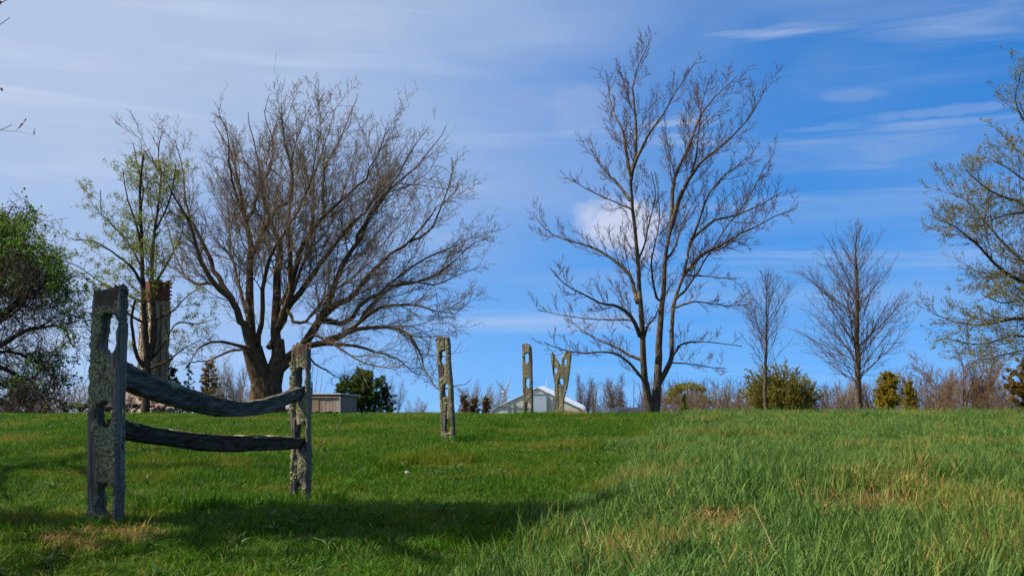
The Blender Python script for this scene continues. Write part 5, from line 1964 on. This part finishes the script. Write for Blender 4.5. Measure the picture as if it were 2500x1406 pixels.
# ------------------------------------------------------------------ greenhouse
def greenhouse():
    Y = 66.0
    k = Y / F
    film, t, b = material('greenhouse_film')
    b.inputs['Base Color'].default_value = (0.62, 0.64, 0.67, 1)
    b.inputs['Roughness'].default_value = 0.35
    endm = simple_mat('end_wall_film', (0.50, 0.48, 0.43), (0.60, 0.58, 0.52), 1.5, 0.6)
    frame = simple_mat('galvanised_tube', (0.22, 0.23, 0.23), (0.32, 0.33, 0.33), 4, 0.5)
    doorm = simple_mat('ribbed_panel', (0.52, 0.58, 0.66), (0.62, 0.68, 0.75), 3, 0.45)
    ridge = P(1312, 946, Y)
    zb = float(gz(ridge[0], Y)) - 0.2
    root = empty('greenhouse', (ridge[0], Y, zb))
    root.rotation_euler = (0, 0, math.radians(-5))
    tag(root, 'pale film greenhouse gable beyond the crest with bluish ribbed door', 'greenhouse')
    H = ridge[2] - zb
    hw = 3.15
    drop = (1000 - 946) * k
    prof = [(-hw, 0), (-hw, H - drop - 0.12), (-hw + 0.06, H - drop - 0.02), (-hw + 0.20, H - drop + 0.08), (-1.2, H - drop * 0.385), (0, H), (1.2, H - drop * 0.385), (hw - 0.20, H - drop + 0.08), (hw - 0.06, H - drop - 0.02), (hw, H - drop - 0.12), (hw, 0)]
    n = len(prof)
    Lg = 7.0
    # roof and side film with thickness
    V, q = [], []
    for y in np.linspace(0, Lg, 9):
        V += [(x, y, z) for x, z in prof]
    idx = np.arange(9 * n).reshape(9, n)
    q = np.stack([idx[:-1, :-1], idx[:-1, 1:], idx[1:, 1:], idx[1:, :-1]], -1).reshape(-1, 4)[:, ::-1]
    rf = meshobj('roof_film', np.array(V, float), [q], film, root, False)
    so = rf.modifiers.new('thickness', 'SOLIDIFY')
    so.thickness = 0.02
    # end wall
    Vw = np.array([(x * 0.992, 0.03, z - (0.02 if z > 0 else 0)) for x, z in prof])
    c = np.array([[0, 0.03, 0.0]])
    VV = np.concatenate([Vw, c])
    tri = np.stack([np.arange(n - 1), np.arange(1, n), np.full(n - 1, n)], -1)
    w = meshobj('end_wall', VV, [tri], endm, root, False)
    sw = w.modifiers.new('thickness', 'SOLIDIFY')
    sw.thickness = 0.02
    # hoops
    for y in np.linspace(0.0, Lg, 9):
        pts = np.array([(x * 0.985, y, z * 0.992) for x, z in prof])
        if y == 0:
            pts[:, 1] = -0.02
        V_, Q_ = tubes_np([(pts[None], np.full((1, n), 0.025))], lambda q_: 6)
        meshobj('hoop', V_, [Q_], frame, root)
    zz = lambda py: P(1312, py, Y)[2] - zb
    xx = lambda px: (px - 1312) * k
    dx0, dx1 = xx(1300), xx(1334)
    dz1 = zz(963)
    boxes('stud', [((xx(1240), -0.03, zz(985) / 2), (0.05, 0.05, zz(985)), None)], frame, root)
    boxes('stud', [((xx(1254), -0.03, zz(980) / 2), (0.05, 0.05, zz(980)), None)], frame, root)
    boxes('stud', [((xx(1350), -0.03, zz(966) / 2), (0.06, 0.05, zz(966)), None)], frame, root)
    boxes('girt', [((xx(1250), -0.035, zz(991)), (xx(1294) - xx(1208), 0.04, 0.035), None)], frame, root)
    d = boxes('door', [(((dx0 + dx1) / 2, -0.05, dz1 / 2), (dx1 - dx0, 0.05, dz1), None)], doorm, root)
    ns = 14
    me = None
    for i in range(ns):
        z = dz1 - (i + 0.5) * 0.13
        o = boxes('rib', [((0, 0, 0), (dx1 - dx0 - 0.04, 0.03, 0.085), None)], doorm, d) if me is None else link(bpy.data.objects.new('rib', me), d)
        me = o.data
        o.location = ((dx0 + dx1) / 2, -0.085, z)
    boxes('door_frame', [((dx0 - 0.03, -0.07, dz1 / 2), (0.05, 0.10, dz1 + 0.06), None), ((dx1 + 0.03, -0.07, dz1 / 2), (0.05, 0.10, dz1 + 0.06), None), (((dx0 + dx1) / 2, -0.07, dz1 + 0.03), (dx1 - dx0 + 0.005, 0.10, 0.05), None)], frame, d)


greenhouse()

# ------------------------------------------------------------------ wind turbines
def turbine(label, hub_px, hub_py, Y, blade_px, angles, yaw, slim):
    k = Y / F
    white = simple_mat('turbine_white', (0.58, 0.60, 0.62), (0.70, 0.72, 0.74), 1, 0.4)
    hub = P(hub_px, hub_py, Y)
    zb = float(gz(hub[0], Y)) - 0.3
    root = empty('wind_turbine', (hub[0], Y, zb))
    tag(root, label, 'wind turbine', 'wind turbines')
    root.rotation_euler = (0, 0, yaw)
    H = hub[2] - zb
    L = blade_px * k
    tw = np.array([(0, 0.11 * L, 0), (0, 0.11 * L, H * 0.5), (0, 0.11 * L, H - 0.05 * L)])
    V, Q = tubes_np([(tw[None], np.array([[0.075, 0.06, 0.045]]) * L)], lambda q: 16)
    meshobj('tower', V, [Q], white, root)
    # nacelle: rounded box
    pts = np.array([(0, -0.02 * L, H), (0, 0.0, H), (0, 0.10 * L, H), (0, 0.24 * L, H), (0, 0.26 * L, H)])
    V, Q = tubes_np([(pts[None], np.array([[0.03, 0.075, 0.085, 0.075, 0.02]]) * L)], lambda q: 10)
    meshobj('nacelle', V, [Q], white, root)
    pts = np.array([(0, -0.14 * L, H), (0, -0.12 * L, H), (0, -0.06 * L, H), (0, -0.02 * L, H)])
    V, Q = tubes_np([(pts[None], np.array([[0.002, 0.035, 0.06, 0.06]]) * L)], lambda q: 12)
    meshobj('hub', V, [Q], white, root)
    f = np.linspace(0, 1, 12)
    ch = np.interp(f, [0, 0.1, 0.25, 1], [0.045, 0.06, 0.10, 0.015]) * L * slim
    th = np.interp(f, [0, 0.2, 1], [0.045, 0.028, 0.006]) * L
    a = np.arange(8) * 2 * PI / 8
    V = np.stack([np.stack([np.cos(a) * c_ / 2 + 0 * a, np.sin(a) * t_ / 2 - 0.05 * L * ff ** 2, np.full(8, ff * L)], -1) for ff, c_, t_ in zip(f, ch, th)], 0).reshape(-1, 3)
    idx = np.arange(96).reshape(12, 8)
    q = np.stack([idx[:-1], np.roll(idx, -1, 1)[:-1], np.roll(idx, -1, 1)[1:], idx[1:]], -1).reshape(-1, 4)
    me = npmesh('blade', V, [q], white)
    for an in angles:
        o = link(bpy.data.objects.new('blade', me), root)
        o.location = (0, -0.06 * L, H)
        o.rotation_euler = (0, math.radians(an), 0)


turbine('white wind turbine with two raised blades left of the greenhouse', 1232, 957, 620, 42, (-42, 24, 171), math.radians(28), 1.0)
turbine('wind turbine behind the greenhouse ridge with one blade tip showing', 1331, 957, 640, 46, (13, 133, 253), math.radians(-25), 0.5)

# ------------------------------------------------------------------ tarp-covered heap on the crest
def tarp():
    Y = 36.0
    s = Y / F
    c = P(1532, 1006, Y)
    c[2] = float(gz(c[0], Y))
    nx, ny = 44, 16
    hx, hy = 56 * s, 1.2
    H = P(1532, 994, Y)[2] - c[2]
    u, v = np.meshgrid(np.linspace(-1, 1, nx), np.linspace(-1, 1, ny), indexing='ij')
    prof = np.interp(u, [-1, -0.72, -0.5, 0.95, 1], [0.1, 0.70, 1.0, 0.92, 0.0]) * np.interp(np.abs(v), [0, 0.55, 1], [1, 0.92, 0.0])
    p = np.stack([u * hx, v * hy, prof * H], -1)
    p[..., 2] += (fbm(np.stack([u * 5, v * 4, 0 * u], -1), 6, 3) - 0.5) * 0.09 * (prof > 0.05)
    idx = np.arange(nx * ny).reshape(nx, ny)
    q = np.stack([idx[:-1, :-1], idx[1:, :-1], idx[1:, 1:], idx[:-1, 1:]], -1).reshape(-1, 4)
    m = simple_mat('dark_tarpaulin', (0.012, 0.013, 0.018), (0.030, 0.032, 0.042), 2, 0.6, 0.02)
    o = meshobj('tarpaulin_heap', p.reshape(-1, 3), [q], m)
    o.location = c
    so = o.modifiers.new('thickness', 'SOLIDIFY')
    so.thickness = 0.01
    tag(o, 'low heap under a dark tarpaulin left of the twin stemmed trunk', 'tarpaulin')


tarp()

# ------------------------------------------------------------------ stalks and sticks in the field
def stalk(name, label, cat, p0px, p1px, Y, w, mat, group=None):
    a = P(*p0px, Y)
    b_ = P(*p1px, Y + 0.05)
    a[2] = min(a[2], float(gz(a[0], Y)) - 0.01) if abs(a[2] - float(gz(a[0], Y))) < 0.25 else a[2]
    m_ = (a + b_) / 2 + np.array([0.004, 0.0, 0.0])
    c = catmull([a, m_, b_], 8)
    V, Q = tubes_np([((c - a)[None], np.linspace(w, w * 0.6, 8)[None])], lambda q: 6)
    o = meshobj(name, V, [Q], mat)
    o.location = a
    tag(o, label, cat, group)


STRAW = simple_mat('straw', (0.42, 0.30, 0.13), (0.60, 0.46, 0.22), 20, 0.6)
STICK = simple_mat('dead_stem', (0.07, 0.045, 0.035), (0.14, 0.10, 0.08), 20, 0.8)
stalk('straw_stalk', 'long pale straw stalk leaning left in the near field', 'stalk', (1918, 1402), (1841, 1236), 4.35, 0.0035, STRAW, 'single straw stalks')
stalk('straw_stalk', 'short straw stalk at the left edge of the long grass', 'stalk', (1452, 1335), (1423, 1263), 5.2, 0.003, STRAW, 'single straw stalks')
stalk('straw_stalk', 'straw stalk crossing another, leaning right', 'stalk', (2155, 1275), (2182, 1213), 5.6, 0.003, STRAW, 'single straw stalks')
stalk('straw_stalk', 'upright straw stalk crossed by the leaning one', 'stalk', (2172, 1275), (2161, 1193), 5.65, 0.0025, STRAW, 'single straw stalks')
stalk('dead_stem', 'dark dead stem standing beside the long straw stalk', 'stem', (1920, 1400), (1917, 1338), 4.4, 0.006, STICK, 'dead stems in the field')
stalk('dead_stem', 'thin dark stem near the right edge of the field', 'stem', (2453, 1265), (2446, 1225), 5.9, 0.005, STICK, 'dead stems in the field')
